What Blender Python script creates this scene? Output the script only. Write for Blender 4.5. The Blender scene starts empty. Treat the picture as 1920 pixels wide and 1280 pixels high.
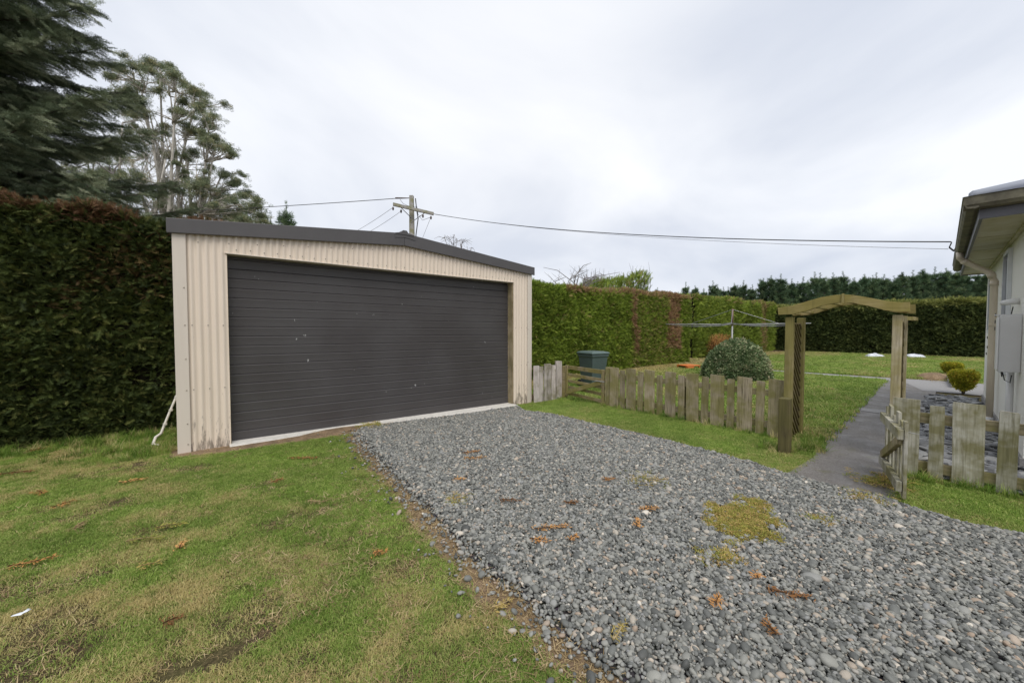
import bpy, bmesh, math, random
import numpy as np
from mathutils import Vector, Matrix
R = math.radians
sc = bpy.context.scene
col = sc.collection
rng = np.random.default_rng(7)
random.seed(7)

# ------------------------------------------------------------------ camera
H = 1.5; FPX = 720.0
A = math.atan2(720, 865); PIT = math.atan(23 / 720)
cd = bpy.data.cameras.new('camera'); cam = bpy.data.objects.new('camera', cd); col.objects.link(cam)
cd.sensor_width = 36; cd.lens = FPX / 1920 * 36; cd.clip_start = 0.05; cd.clip_end = 2000
cam.location = (0, 0, H); cam.rotation_euler = (R(90) - PIT, 0, -A)
sc.camera = cam
# ------------------------------------------------------------------ world, sun, exposure
SUN_EL = R(56); SUN_AZ = math.pi / 2 - A + math.pi + R(10)   # math angle of the direction towards the sun (behind the camera)
w = bpy.data.worlds.new('World'); sc.world = w; w.use_nodes = True
nt = w.node_tree; nt.nodes.clear()
def wn(t, **k):
    n = nt.nodes.new(t)
    for a, b in k.items(): setattr(n, a, b)
    return n
out = wn('ShaderNodeOutputWorld'); bg = wn('ShaderNodeBackground'); tc = wn('ShaderNodeTexCoord')
sky = wn('ShaderNodeTexSky', sky_type='NISHITA', sun_disc=False, sun_elevation=SUN_EL, sun_rotation=math.pi / 2 - SUN_AZ)
def wmath(op, a, b=None):
    n = wn('ShaderNodeMath', operation=op)
    for i, v in enumerate((a, b)):
        if v is None: continue
        if isinstance(v, (int, float)): n.inputs[i].default_value = v
        else: nt.links.new(v, n.inputs[i])
    return n.outputs[0]
def wmix(f, a, b, mode='MIX'):
    n = wn('ShaderNodeMix', data_type='RGBA', blend_type=mode)
    for s, v in ((n.inputs[0], f), (n.inputs[6], a), (n.inputs[7], b)):
        if isinstance(v, (int, float, tuple)): s.default_value = v if not isinstance(v, tuple) else (*v, 1)
        else: nt.links.new(v, s)
    return n.outputs[2]
sep = wn('ShaderNodeSeparateXYZ'); nt.links.new(tc.outputs['Generated'], sep.inputs[0])
# stretch the cloud noise towards the horizon like a flat cloud deck
zc = wmath('ADD', wmath('MAXIMUM', sep.outputs[2], 0.0), 0.32)
comb = wn('ShaderNodeCombineXYZ')
nt.links.new(wmath('DIVIDE', sep.outputs[0], zc), comb.inputs[0]); nt.links.new(wmath('DIVIDE', sep.outputs[1], zc), comb.inputs[1])
n1 = wn('ShaderNodeTexNoise'); n1.inputs['Scale'].default_value = 0.95; n1.inputs['Detail'].default_value = 6; n1.inputs['Roughness'].default_value = .5
n1.inputs['Distortion'].default_value = .45
nt.links.new(comb.outputs[0], n1.inputs['Vector'])
rp = wn('ShaderNodeValToRGB'); nt.links.new(n1.outputs[0], rp.inputs[0])
rp.color_ramp.elements[0].position = .34; rp.color_ramp.elements[0].color = (.46, .505, .60, 1)
rp.color_ramp.elements[1].position = .64; rp.color_ramp.elements[1].color = (.765, .785, .825, 1)
# thin bright place in the cloud deck, as the photograph shows it
gl = wn('ShaderNodeVectorMath', operation='DOT_PRODUCT'); nt.links.new(tc.outputs['Generated'], gl.inputs[0])
GD = Vector((math.sin(A - .01), math.cos(A - .01), 0)) * math.cos(R(33)) + Vector((0, 0, math.sin(R(33))))
gl.inputs[1].default_value = GD
gf = wmath('POWER', wmath('MAXIMUM', gl.outputs['Value'], 0.0), 9.0)
gf2 = wmath('MULTIPLY', gf, wmath('ADD', wmath('MULTIPLY', n1.outputs[0], .9), .15))
cl = wmix(wmath('MINIMUM', gf2, .85), rp.outputs[0], (.84, .84, .85))
skyd = wmix(1.0, sky.outputs[0], (.09, .09, .09), 'MULTIPLY')
fin = wmix(.965, skyd, cl)
nt.links.new(fin, bg.inputs[0]); bg.inputs[1].default_value = .92
nt.links.new(bg.outputs[0], out.inputs[0])
sl = bpy.data.lights.new('sun', 'SUN'); sl.energy = 1.5; sl.angle = R(35); sl.color = (1, .965, .92)
so = bpy.data.objects.new('sun', sl); col.objects.link(so)
sd = Vector((math.cos(SUN_AZ) * math.cos(SUN_EL), math.sin(SUN_AZ) * math.cos(SUN_EL), math.sin(SUN_EL)))
so.rotation_euler = sd.to_track_quat('Z', 'Y').to_euler(); so.location = (-8, -8, 20)
vs = sc.view_settings; vs.view_transform = 'Standard'; vs.look = 'None'; vs.gamma = 1; vs.exposure = 0.52; vs.use_curve_mapping = False

# ------------------------------------------------------------------ pixel -> direction helpers (1920 x 1280 photograph)
fwv = np.array([math.sin(A), math.cos(A), 0]); rtv = np.array([math.cos(A), -math.sin(A), 0]); zv = np.array([0, 0, 1.])
f3 = fwv * math.cos(PIT) - zv * math.sin(PIT); upv = zv * math.cos(PIT) + fwv * math.sin(PIT); CAM = np.array([0, 0, H])
def ray(x, y): return f3 + rtv * (x - 960) / FPX - upv * (y - 640) / FPX
def ground(x, y, z=0.): d = ray(x, y); return CAM + d * (z - H) / d[2]
def onX(x, y, X): d = ray(x, y); return CAM + d * X / d[0]
def onY(x, y, Y): d = ray(x, y); return CAM + d * Y / d[1]
def dep(x, y, z): d = ray(x, y); return CAM + d * z / (d @ fwv)

# ------------------------------------------------------------------ value noise in numpy
def _h(ix, iy, s):
    n = (ix.astype(np.int64) * 374761393 + iy.astype(np.int64) * 668265263 + s * 974634777) & 0xffffffff
    n = ((n ^ (n >> 13)) * 1274126177) & 0xffffffff
    return ((n ^ (n >> 16)) & 0xffff) / 65535.
def vnoise(x, y, s=0):
    x = np.asarray(x, float); y = np.asarray(y, float)
    ix = np.floor(x); iy = np.floor(y); fx = x - ix; fy = y - iy
    fx = fx * fx * (3 - 2 * fx); fy = fy * fy * (3 - 2 * fy)
    a = _h(ix, iy, s); b = _h(ix + 1, iy, s); c = _h(ix, iy + 1, s); d = _h(ix + 1, iy + 1, s)
    return a + (b - a) * fx + (c - a) * fy + (a - b - c + d) * fx * fy
def fbm(x, y, s=0, o=4):
    t = 0; amp = .5; x = np.asarray(x, float); y = np.asarray(y, float)
    for i in range(o): t = t + amp * vnoise(x, y, s + i * 17); x = x * 2.03; y = y * 2.03; amp *= .5
    return t / (1 - .5 ** o)
def sst(a, b, x): t = np.clip((np.asarray(x, float) - a) / (b - a), 0, 1); return t * t * (3 - 2 * t)
def gz(x, y):   # the ground dips a little in front of the garage's right side
    return -.085 * sst(1.2, 5.0, x) * sst(4.5, 5.8, y) * (1 - sst(6.3, 8.5, x)) * (1 - sst(8, 10, y))

# ------------------------------------------------------------------ mesh helpers
class MB:
    def __init__(s): s.v = []; s.f = []
    def quad_strip_rings(s, rings, closed=True, cap=True):
        n = len(rings[0]); b = len(s.v)
        for r in rings: s.v += [tuple(p) for p in r]
        for i in range(len(rings) - 1):
            for j in range(n if closed else n - 1):
                k = (j + 1) % n
                s.f.append((b + i * n + j, b + i * n + k, b + (i + 1) * n + k, b + (i + 1) * n + j))
        if cap and closed:
            s.f.append(tuple(b + j for j in reversed(range(n)))); s.f.append(tuple(b + (len(rings) - 1) * n + j for j in range(n)))
        return s
    def tube(s, pts, rad, n=8, cap=True):
        pts = [Vector(p) for p in pts]
        if isinstance(rad, (int, float)): rad = [rad] * len(pts)
        rings = []; prev = None
        for i, p in enumerate(pts):
            t = (pts[min(i + 1, len(pts) - 1)] - pts[max(i - 1, 0)])
            if t.length < 1e-9: t = Vector((0, 0, 1))
            t.normalize()
            if prev is None:
                a = Vector((0, 0, 1)) if abs(t.z) < .9 else Vector((1, 0, 0)); x = t.cross(a).normalized()
            else:
                x = prev - t * prev.dot(t)
                x = x.normalized() if x.length > 1e-6 else t.orthogonal().normalized()
            prev = x; y = t.cross(x)
            rings.append([p + (x * math.cos(2 * math.pi * k / n) + y * math.sin(2 * math.pi * k / n)) * rad[i] for k in range(n)])
        return s.quad_strip_rings(rings, True, cap)
    def box(s, a, b):
        (x0, y0, z0), (x1, y1, z1) = a, b; k = len(s.v)
        s.v += [(x0, y0, z0), (x1, y0, z0), (x1, y1, z0), (x0, y1, z0), (x0, y0, z1), (x1, y0, z1), (x1, y1, z1), (x0, y1, z1)]
        s.f += [tuple(k + i for i in q) for q in ((0, 3, 2, 1), (4, 5, 6, 7), (0, 1, 5, 4), (1, 2, 6, 5), (2, 3, 7, 6), (3, 0, 4, 7))]
        return s
    def obox(s, p0, p1, wv, hv):      # bar from p0 to p1 with half-width vector wv and half-height vector hv
        p0, p1, wv, hv = map(Vector, (p0, p1, wv, hv))
        return s.quad_strip_rings([[p - wv - hv, p + wv - hv, p + wv + hv, p - wv + hv] for p in (p0, p1)])
    def prism(s, poly, ax, d0, d1):   # outline poly [(a,b)] extruded along axis ax
        def P(q, d): return {'x': (d, q[0], q[1]), 'y': (q[0], d, q[1]), 'z': (q[0], q[1], d)}[ax]
        return s.quad_strip_rings([[P(q, d0) for q in poly], [P(q, d1) for q in poly]])
    def sheet(s, grid):               # grid[i][j] points
        b = len(s.v); n = len(grid[0])
        for r in grid: s.v += [tuple(p) for p in r]
        for i in range(len(grid) - 1):
            for j in range(n - 1):
                s.f.append((b + i * n + j, b + i * n + j + 1, b + (i + 1) * n + j + 1, b + (i + 1) * n + j))
        return s
    def mesh(s, name, m=None, smooth=False, off=(0, 0, 0), fixn=True):
        me = bpy.data.meshes.new(name)
        v = np.array(s.v, float).reshape(-1, 3) - np.array(off)
        me.from_pydata(v.tolist(), [], s.f)
        if fixn:
            bm = bmesh.new(); bm.from_mesh(me); bmesh.ops.recalc_face_normals(bm, faces=bm.faces); bm.to_mesh(me); bm.free()
        if smooth: me.shade_smooth()
        if m: me.materials.append(m)
        return me
def woff(o):
    p = Vector((0, 0, 0))
    while o is not None: p = p + Vector(o.location); o = o.parent
    return p
def obj(name, data, parent=None, loc=(0, 0, 0), rot=(0, 0, 0), scale=None):
    o = bpy.data.objects.new(name, data); col.objects.link(o); o.parent = parent
    o.location = loc; o.rotation_euler = rot
    if scale: o.scale = scale
    return o
def part(name, mb, m, parent=None, smooth=False, bev=0, local=False):
    off = (0, 0, 0) if (parent is None or local) else woff(parent)
    o = obj(name, mb.mesh(name, m, smooth, off), parent)
    if bev:
        b = o.modifiers.new('bevel', 'BEVEL'); b.width = bev; b.segments = 2; b.limit_method = 'ANGLE'; b.angle_limit = R(40)
    return o
def tag(o, label=None, cat=None, group=None, kind=None):
    for k, v in (('label', label), ('category', cat), ('group', group), ('kind', kind)):
        if v: o[k] = v
    return o
def thing(name, label, cat, loc=(0, 0, 0), rz=0, group=None):
    return tag(obj(name, None, None, tuple(float(c) for c in loc), (0, 0, rz)), label, cat, group)
def struct(name, mb, m, label=None, smooth=False):
    return tag(part(name, mb, m, None, smooth), label, None, None, 'structure')
def copy_tree(o, parent=None):
    c = o.copy(); col.objects.link(c); c.parent = parent
    for ch in o.children: copy_tree(ch, c)
    return c

# ------------------------------------------------------------------ material helpers
class NB:
    def __init__(s, name):
        s.m = bpy.data.materials.new(name); s.m.use_nodes = True; s.t = s.m.node_tree; s.t.nodes.clear()
    def set(s, sock, v):
        if v is None: return
        if isinstance(v, bpy.types.NodeSocket): s.t.links.new(v, sock)
        elif isinstance(v, tuple) and sock.type == 'RGBA': sock.default_value = (*v[:3], 1)
        else: sock.default_value = v
    def n(s, t, props=None, ins=None):
        n = s.t.nodes.new('ShaderNode' + t)
        for k, v in (props or {}).items(): setattr(n, k, v)
        for k, v in (ins or {}).items(): s.set(n.inputs[k], v)
        return n
    def coord(s, kind='Object', scale=(1, 1, 1), rand=False):
        o = s.n('TexCoord').outputs[kind] if kind != 'World' else s.n('NewGeometry').outputs['Position']
        loc = None
        mp = s.n('Mapping', None, {'Vector': o, 'Scale': scale})
        if rand:
            r = s.n('ObjectInfo').outputs['Random']
            cx = s.n('CombineXYZ', None, {0: s.math('MULTIPLY', r, 31.7), 1: s.math('MULTIPLY', r, 17.3), 2: s.math('MULTIPLY', r, 53.1)})
            s.t.links.new(cx.outputs[0], mp.inputs['Location'])
        return mp.outputs[0]
    def noise(s, vec, scale, detail=4, rough=.55, dist=0): return s.n('TexNoise', None, {'Vector': vec, 'Scale': scale, 'Detail': detail, 'Roughness': rough, 'Distortion': dist}).outputs[0]
    def math(s, op, a, b=None, clamp=False):
        n = s.n('Math', {'operation': op, 'use_clamp': clamp}); s.set(n.inputs[0], a)
        if b is not None: s.set(n.inputs[1], b)
        return n.outputs[0]
    def ramp(s, fac, stops, interp='LINEAR'):
        n = s.n('ValToRGB', None, {0: fac}); cr = n.color_ramp; cr.interpolation = interp
        while len(cr.elements) < len(stops): cr.elements.new(.5)
        for e, (p, c) in zip(cr.elements, stops):
            e.position = p; e.color = (*c, 1) if isinstance(c, tuple) else (c, c, c, 1)
        return n.outputs[0]
    def mix(s, f, a, b, mode='MIX'):
        n = s.n('Mix', {'data_type': 'RGBA', 'blend_type': mode}); s.set(n.inputs[0], f); s.set(n.inputs[6], a); s.set(n.inputs[7], b)
        return n.outputs[2]
    def bump(s, h, strength=.3, dist=.01): return s.n('Bump', None, {'Height': h, 'Strength': strength, 'Distance': dist}).outputs[0]
    def attr(s, name, kind='INSTANCER'): return s.n('Attribute', {'attribute_name': name, 'attribute_type': kind})
    def done(s, color, rough=.8, bump=None, metal=0, spec=.5, trans=0, transcol=None, **kw):
        p = s.n('BsdfPrincipled', None, {'Base Color': color, 'Roughness': rough, 'Metallic': metal, 'Specular IOR Level': spec})
        if bump is not None: s.t.links.new(bump, p.inputs['Normal'])
        for k, v in kw.items(): s.set(p.inputs[k.replace('_', ' ')], v)
        o = s.n('OutputMaterial'); sh = p.outputs[0]
        if trans:
            t = s.n('BsdfTranslucent', None, {'Color': transcol if transcol is not None else color})
            mx = s.n('MixShader', None, {0: trans, 1: sh, 2: t.outputs[0]}); sh = mx.outputs[0]
        s.t.links.new(sh, o.inputs[0]); return s.m

def wood(name, base, dark, algae, amt, grain=(26, 26, 1.3)):
    b = NB(name); v = b.coord('Object', (1, 1, 1), True); g = b.coord('Object', grain, True)
    n1 = b.noise(g, 2.2, 5, .65, .6); n2 = b.noise(v, 2.6, 4, .6); n3 = b.noise(v, 9, 3)
    c = b.ramp(n1, [(.25, dark), (.5, base), (.78, tuple(min(1, q * 1.35) for q in base))])
    am = b.ramp(b.math('ADD', n2, b.math('MULTIPLY', n3, .25)), [(.62 - amt * .35, 0.), (.80 - amt * .25, .85)])
    c = b.mix(am, c, b.mix(n1, tuple(q * .55 for q in algae), algae))
    r = b.n('ObjectInfo').outputs['Random']
    c = b.mix(.45, c, b.ramp(r, [(0, (.55, .55, .5)), (1, (1.2, 1.18, 1.15))]), 'MULTIPLY')
    st = b.ramp(b.noise(b.coord('Object', (7, 7, .8), True), 1.5, 3), [(.55, 1.), (.75, .55)])
    c = b.mix(.7, c, st, 'MULTIPLY')
    return b.done(c, .88, b.bump(n1, .5, .004), spec=.2)
M = {}
HZ_ = (26, 1.3, 26)
M['fence_wood'] = wood('fence_wood', (.36, .30, .215), (.11, .09, .055), (.27, .245, .085), .36)
M['fence_rail'] = wood('fence_rail', (.33, .275, .19), (.11, .09, .055), (.25, .23, .08), .4, HZ_)
M['fence_grey'] = wood('fence_grey', (.52, .465, .43), (.20, .175, .16), (.30, .27, .17), .05)
M['fence_pale'] = wood('fence_pale', (.47, .45, .385), (.17, .155, .10), (.23, .21, .08), .34)
M['arch_wood'] = wood('arch_wood', (.40, .33, .175), (.17, .14, .07), (.36, .315, .10), .6)
M['arch_beam'] = wood('arch_beam', (.36, .29, .14), (.15, .12, .055), (.32, .27, .08), .6, HZ_)
M['arch_post'] = wood('arch_post', (.46, .40, .29), (.24, .20, .135), (.42, .36, .16), .35)
M['stub_wood'] = wood('stub_wood', (.10, .08, .045), (.03, .024, .014), (.15, .135, .05), .5)
M['gate_wood'] = wood('gate_wood', (.30, .245, .15), (.09, .07, .04), (.29, .25, .08), .4, HZ_)
M['lattice'] = wood('lattice_wood', (.20, .16, .09), (.08, .06, .035), (.20, .17, .06), .4)
M['jamb_wood'] = wood('jamb_wood', (.42, .34, .22), (.22, .17, .10), (.34, .28, .15), .2)
M['pole_wood'] = wood('pole_wood', (.34, .325, .30), (.2, .19, .17), (.30, .29, .15), .2)

def simple(name, c, rough=.6, metal=0, var=.15, scale=6, bumpk=0, spec=.5):
    b = NB(name); v = b.coord('Object', (1, 1, 1), True); n = b.noise(v, scale, 5)
    cc = b.mix(n, tuple(q * (1 - var) for q in c), tuple(min(1, q * (1 + var)) for q in c))
    return b.done(cc, rough, b.bump(n, bumpk, .01) if bumpk else None, metal, spec)

# cream corrugated steel with dirt
b = NB('cream_steel'); v = b.coord('World'); n = b.noise(v, 1.4, 5); sm = b.noise(b.coord('World', (9, 9, 2.2)), 1.8, 4, .7)
c = b.mix(n, (.71, .60, .485), (.80, .685, .56))
sep = b.n('SeparateXYZ', None, {0: v})
low = b.math('MULTIPLY', b.ramp(sep.outputs[2], [(.0, 1.), (.55, 0.)]), .62)   # splash dirt along the foot of the sheet, patchy
dm = b.ramp(b.math('ADD', sm, b.math('MULTIPLY', low, .38)), [(.66, 0.), (.78, .8)])
c = b.mix(dm, c, (.17, .14, .11))
st = b.ramp(b.noise(b.coord('World', (22, 22, .5)), 1.0, 3), [(.5, 0.), (.8, .35)])
c = b.mix(st, c, (.48, .40, .30))
M['cream'] = b.done(c, .42, None, 0, .45)
b = NB('cream_flat'); v = b.coord('World'); n = b.noise(b.coord('World', (8, 8, .8)), 1.6, 4)
M['cream_flat'] = b.done(b.mix(n, (.60, .525, .44), (.70, .62, .525)), .45)
b = NB('door_steel'); g = b.coord('World', (2.2, 2.2, 60)); gn = b.noise(g, 1.6, 6, .7, .3); v = b.coord('World')
blo = b.noise(v, 1.1, 3)
c = b.mix(gn, (.044, .039, .038), (.080, .072, .071)); c = b.mix(b.ramp(blo, [(.35, 0.), (.75, .5)]), c, (.10, .096, .096))
sp = b.ramp(b.noise(b.coord('World', (13, 13, 6)), 1.7, 1), [(.80, 0.), (.812, .7)]); c = b.mix(sp, c, (.55, .55, .53))
M['door'] = b.done(c, b.ramp(gn, [(0, .38), (1, .55)]), b.bump(gn, .25, .002))
M['charcoal'] = simple('charcoal_steel', (.080, .074, .073), .5, 0, .2, 3)
M['screw'] = simple('screw_head', (.33, .28, .22), .5, .3)
b = NB('concrete_sill'); v = b.coord('World'); n = b.noise(v, 14, 6, .7); M['sill'] = b.done(b.ramp(n, [(.2, (.45, .42, .37)), (.6, (.66, .63, .57)), (1, (.75, .72, .66))]), .85, b.bump(n, .4, .004))
b = NB('concrete_path'); v = b.coord('World'); n = b.noise(v, 60, 5, .75); n2 = b.noise(v, 2.1, 6, .65); n3 = b.noise(v, 5, 4)
c = b.ramp(n, [(.25, (.06, .053, .046)), (.5, (.155, .142, .128)), (.75, (.29, .27, .25))])
wet = b.ramp(n2, [(.42, 0.), (.62, 1.)]); c = b.mix(b.math('MULTIPLY', wet, .55), c, (.08, .064, .05))
c = b.mix(b.ramp(n3, [(.56, 0.), (.74, .6)]), c, (.10, .095, .035))
M['path'] = b.done(c, b.ramp(n2, [(.40, .8), (.66, .33)]), b.bump(n, .5, .005), spec=.5)
b = NB('pale_concrete'); v = b.coord('World'); n = b.noise(v, 40, 5, .7); M['pale_concrete'] = b.done(b.ramp(n, [(.3, (.20, .192, .185)), (.7, (.31, .30, .29))]), .8, b.bump(n, .3, .003))

# soil and grass ground sheet
b = NB('ground_soil'); v = b.coord('World'); n = b.noise(v, 70, 6, .75); n2 = b.noise(v, 1.7, 6, .65); n4 = b.noise(v, 260, 2, .6)
soil = b.ramp(n, [(.28, (.035, .025, .016)), (.5, (.105, .075, .045)), (.75, (.25, .185, .11))])
gr = b.ramp(n, [(.28, (.06, .07, .018)), (.5, (.15, .165, .045)), (.75, (.31, .27, .10))])
c = b.mix(b.ramp(n2, [(.42, .0), (.66, .5)]), soil, gr)
c = b.mix(.6, c, b.ramp(n4, [(.3, .5), (.7, 1.5)]), 'MULTIPLY')
M['ground'] = b.done(c, .95, b.bump(n, 1., .02), spec=.1)
b = NB('dirt_edge'); v = b.coord('World'); n = b.noise(v, 42, 5, .75); n2 = b.noise(v, 6, 4)
c = b.ramp(n, [(.2, (.09, .06, .036)), (.5, (.26, .18, .11)), (.8, (.46, .34, .22))]); c = b.mix(b.ramp(n2, [(.4, 0.), (.7, .7)]), c, (.10, .075, .05))
M['dirt'] = b.done(c, .95, b.bump(n, .9, .012), spec=.1)
b = NB('gravel_bed'); v = b.coord('World'); vo = b.n('TexVoronoi', None, {'Vector': v, 'Scale': 42.}); n = b.noise(v, 20, 4)
c = b.mix(.6, b.ramp(n, [(.3, (.03, .03, .031)), (.7, (.085, .085, .086))]), vo.outputs['Color'], 'MULTIPLY')
M['gravel_bed'] = b.done(b.mix(.45, c, (.06, .06, .06)), .9, b.bump(vo.outputs['Distance'], 1., .015), spec=.2)
def stone(name, stops, rough=.62):
    b = NB(name); r = b.n('ObjectInfo').outputs['Random']; v = b.coord('Object', (1, 1, 1), True); n = b.noise(v, 45, 4, .6)
    c = b.ramp(r, stops); c = b.mix(.5, c, b.ramp(n, [(.3, .55), (.7, 1.25)]), 'MULTIPLY')
    return b.done(c, rough, None, spec=.4)
M['pebble'] = stone('pebble', [(0, (0.0762, 0.0775, 0.071)), (.25, (0.14, 0.143, 0.13)), (.5, (0.213, 0.212, 0.188)), (.72, (0.305, 0.3, 0.263)), (.86, (0.244, 0.245, 0.235)), (.93, (0.411, 0.373, 0.308)), (.975, (0.335, 0.249, 0.177)), (1, (0.64, 0.585, 0.491))], .58)
M['slate'] = stone('slate', [(0, (0.0875, 0.0875, 0.09)), (.4, (0.163, 0.165, 0.169)), (.8, (0.263, 0.265, 0.263)), (1, (0.375, 0.369, 0.35))], .5)
def foliage(name, stops, brown=None, rough=.6, trans=.25, nscale=.9, namt=.5, spec=.25):
    b = NB(name); r = b.n('ObjectInfo').outputs['Random']; c = b.ramp(r, stops)
    n = b.noise(b.coord('World'), nscale, 3)
    c = b.mix(namt, c, b.ramp(n, [(.3, (.55, .55, .55)), (.7, (1.35, 1.35, 1.3))]), 'MULTIPLY')
    if brown:
        t = b.attr('tint'); c = b.mix(t.outputs['Fac'], c, b.mix(r, brown[0], brown[1]))
    return b.done(c, rough, None, 0, spec, trans)
M['grass'] = foliage('grass', [(0, (.135, .23, .035)), (.45, (.24, .35, .06)), (.8, (.36, .45, .11)), (1, (.47, .50, .17))], ((.50, .42, .17), (.62, .50, .24)), .6, .35, 1.1, .4)
M['long_grass'] = foliage('long_grass', [(0, (0.0828, 0.156, 0.0211)), (.6, (0.184, 0.304, 0.044)), (1, (0.368, 0.423, 0.106))], ((0.46, 0.368, 0.158), (0.736, 0.607, 0.317)), .6, .35, 2, .4)
M['hedge_dark'] = foliage('hedge_dark', [(0, (0.0252, 0.0379, 0.0103)), (.5, (0.0612, 0.0847, 0.0206)), (.85, (0.108, 0.135, 0.0327)), (1, (0.18, 0.18, 0.0551))], ((0.108, 0.054, 0.0275), (0.216, 0.111, 0.0551)), .7, .15, 1.6, .6)
M['hedge_green'] = foliage('hedge_green', [(0, (0.117, 0.169, 0.0254)), (.5, (0.212, 0.29, 0.0423)), (.85, (0.317, 0.403, 0.0592)), (1, (0.423, 0.496, 0.0846))], ((0.254, 0.149, 0.0888), (0.529, 0.32, 0.19)), .65, .3, .8, .5)
M['hedge_far'] = foliage('hedge_far', [(0, (0.0364, 0.0546, 0.0164)), (.5, (0.0728, 0.1, 0.0291)), (1, (0.137, 0.164, 0.0455))], ((0.182, 0.209, 0.051), (0.346, 0.346, 0.1)), .7, .15, .8, .5)
M['spruce'] = foliage('spruce', [(0, (0.063, 0.0874, 0.0462)), (.5, (0.147, 0.185, 0.107)), (.85, (0.273, 0.31, 0.191)), (1, (0.49, 0.521, 0.361))], None, .6, .12, .8, .5)
M['gum'] = foliage('gum_leaf', [(0, (0.109, 0.143, 0.0787)), (.5, (0.193, 0.231, 0.125)), (.85, (0.302, 0.324, 0.182)), (1, (0.435, 0.382, 0.197))], None, .5, .2, .3, .4)
M['pine'] = foliage('pine_needle', [(0, (0.046, 0.0915, 0.0457)), (.6, (0.0984, 0.161, 0.0776)), (1, (0.191, 0.255, 0.118))], None, .6, .1, .3, .5)
M['bush'] = foliage('bush_leaf', [(0, (0.0672, 0.119, 0.0461)), (.5, (0.144, 0.202, 0.0864)), (.8, (0.25, 0.317, 0.154)), (1, (0.499, 0.538, 0.307))], ((0.384, 0.384, 0.23), (0.691, 0.576, 0.384)), .5, .2, 2, .4)
M['gold'] = foliage('golden_leaf', [(0, (0.164, 0.199, 0.0211)), (.5, (0.374, 0.386, 0.0351)), (1, (0.585, 0.515, 0.0585))], ((0.491, 0.304, 0.0351), (0.643, 0.386, 0.0585)), .5, .25, 3, .4)
M['dead'] = foliage('dead_foliage', [(0, (0.206, 0.0944, 0.0377)), (.5, (0.515, 0.257, 0.0858)), (1, (0.721, 0.411, 0.154))], None, .8, .15, 6, .3)
M['straw'] = foliage('straw', [(0, (0.2, 0.138, 0.0625)), (.5, (0.375, 0.275, 0.138)), (1, (0.562, 0.438, 0.25))], None, .8, .2, 3, .3)
M['moss'] = foliage('moss', [(0, (.22, .25, .05)), (.4, (.38, .35, .08)), (.7, (.46, .34, .12)), (1, (.52, .36, .15))], None, .9, .2, 12, .5)
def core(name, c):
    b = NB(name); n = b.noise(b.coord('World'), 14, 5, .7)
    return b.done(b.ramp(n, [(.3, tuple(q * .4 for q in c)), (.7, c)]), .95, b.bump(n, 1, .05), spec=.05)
M['core_dark'] = core('gap_shade', (.020, .018, .010)); M['core_green'] = core('hedge_inner', (.05, .055, .014)); M['core_brown'] = core('dead_twigs', (.13, .07, .038))  # core_dark and core_green: shade inside the foliage put into the colour
def bark(name, a, c2, sc_=(5, 5, 1.2)):
    b = NB(name); n = b.noise(b.coord('World', sc_), 1.5, 5, .65); return b.done(b.ramp(n, [(.3, a), (.65, c2)]), .85, b.bump(n, .6, .02), spec=.2)
M['bark_pale'] = bark('gum_bark', (.30, .27, .225), (.62, .585, .52)); M['bark_dark'] = bark('dark_bark', (.045, .036, .027), (.13, .11, .085)); M['bark_grey'] = bark('grey_bark', (.12, .105, .095), (.26, .235, .22))
b = NB('stucco'); v = b.coord('World'); n = b.noise(v, 55, 6, .75); n2 = b.noise(v, 1.3, 4)
M['stucco'] = b.done(b.mix(b.math('MULTIPLY', n2, .5), (.88, .865, .82), (.76, .73, .66)), .9, b.bump(n, .9, .012), spec=.2)
b = NB('soffit_paint'); v = b.coord('Object'); n = b.noise(v, 3, 5, .65)
M['soffit'] = b.done(b.ramp(n, [(.35, (.60, .57, .46)), (.6, (.50, .46, .30)), (.8, (.27, .25, .12))]), .7)
b = NB('mossy_gutter'); v = b.coord('Object'); n = b.noise(v, 5, 5, .7)
M['gutter'] = b.done(b.ramp(n, [(.3, (.075, .065, .045)), (.55, (.17, .155, .10)), (.75, (.24, .24, .13))]), .7)
M['fascia'] = simple('fascia_paint', (.115, .115, .13), .5, 0, .2, 3)
M['roof_iron'] = simple('roof_iron', (.38, .40, .45), .35, .2, .15, 3)
M['pvc'] = simple('downpipe_cream', (.63, .55, .43), .4, 0, .12, 3)
M['white_paint'] = simple('white_paint', (.72, .715, .70), .5, 0, .08, 5)
M['box_paint'] = simple('meter_box_paint', (.60, .595, .585), .4, 0, .1, 5)
M['black'] = simple('black_rubber', (.02, .02, .022), .55)
M['cable'] = simple('black_cable', (.03, .03, .032), .5)
M['wire_grey'] = simple('grey_wire', (.28, .28, .29), .4, .5)
M['galv'] = simple('galvanised_steel', (.34, .34, .33), .55, .3, .2)
M['rust_pipe'] = simple('rusty_pipe', (.20, .12, .085), .6, .3, .3, 12)
M['bin'] = simple('bin_plastic', (.075, .105, .10), .45, 0, .2, 4)
M['bin_lid'] = simple('bin_lid_plastic', (.095, .135, .125), .38, 0, .15, 5)
M['orange'] = simple('orange_plastic', (.72, .20, .045), .5, 0, .15, 5)
M['white_plastic'] = simple('white_plastic', (.62, .64, .67), .4, 0, .15, 6)
M['paper'] = simple('paper', (.75, .77, .80), .7, 0, .08, 30)
b = NB('window_glass'); M['glass'] = b.done((.05, .07, .09), .05, None, 0, .9)
M['frame_blue'] = simple('dark_window_frame', (.05, .055, .11), .4)
M['frame_white'] = simple('white_window_frame', (.68, .70, .72), .4)
M['pole_white'] = simple('chipped_white_paint', (.62, .58, .50), .6, 0, .25, 30)
M['ceramic'] = simple('brown_ceramic', (.10, .07, .06), .3)

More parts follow.
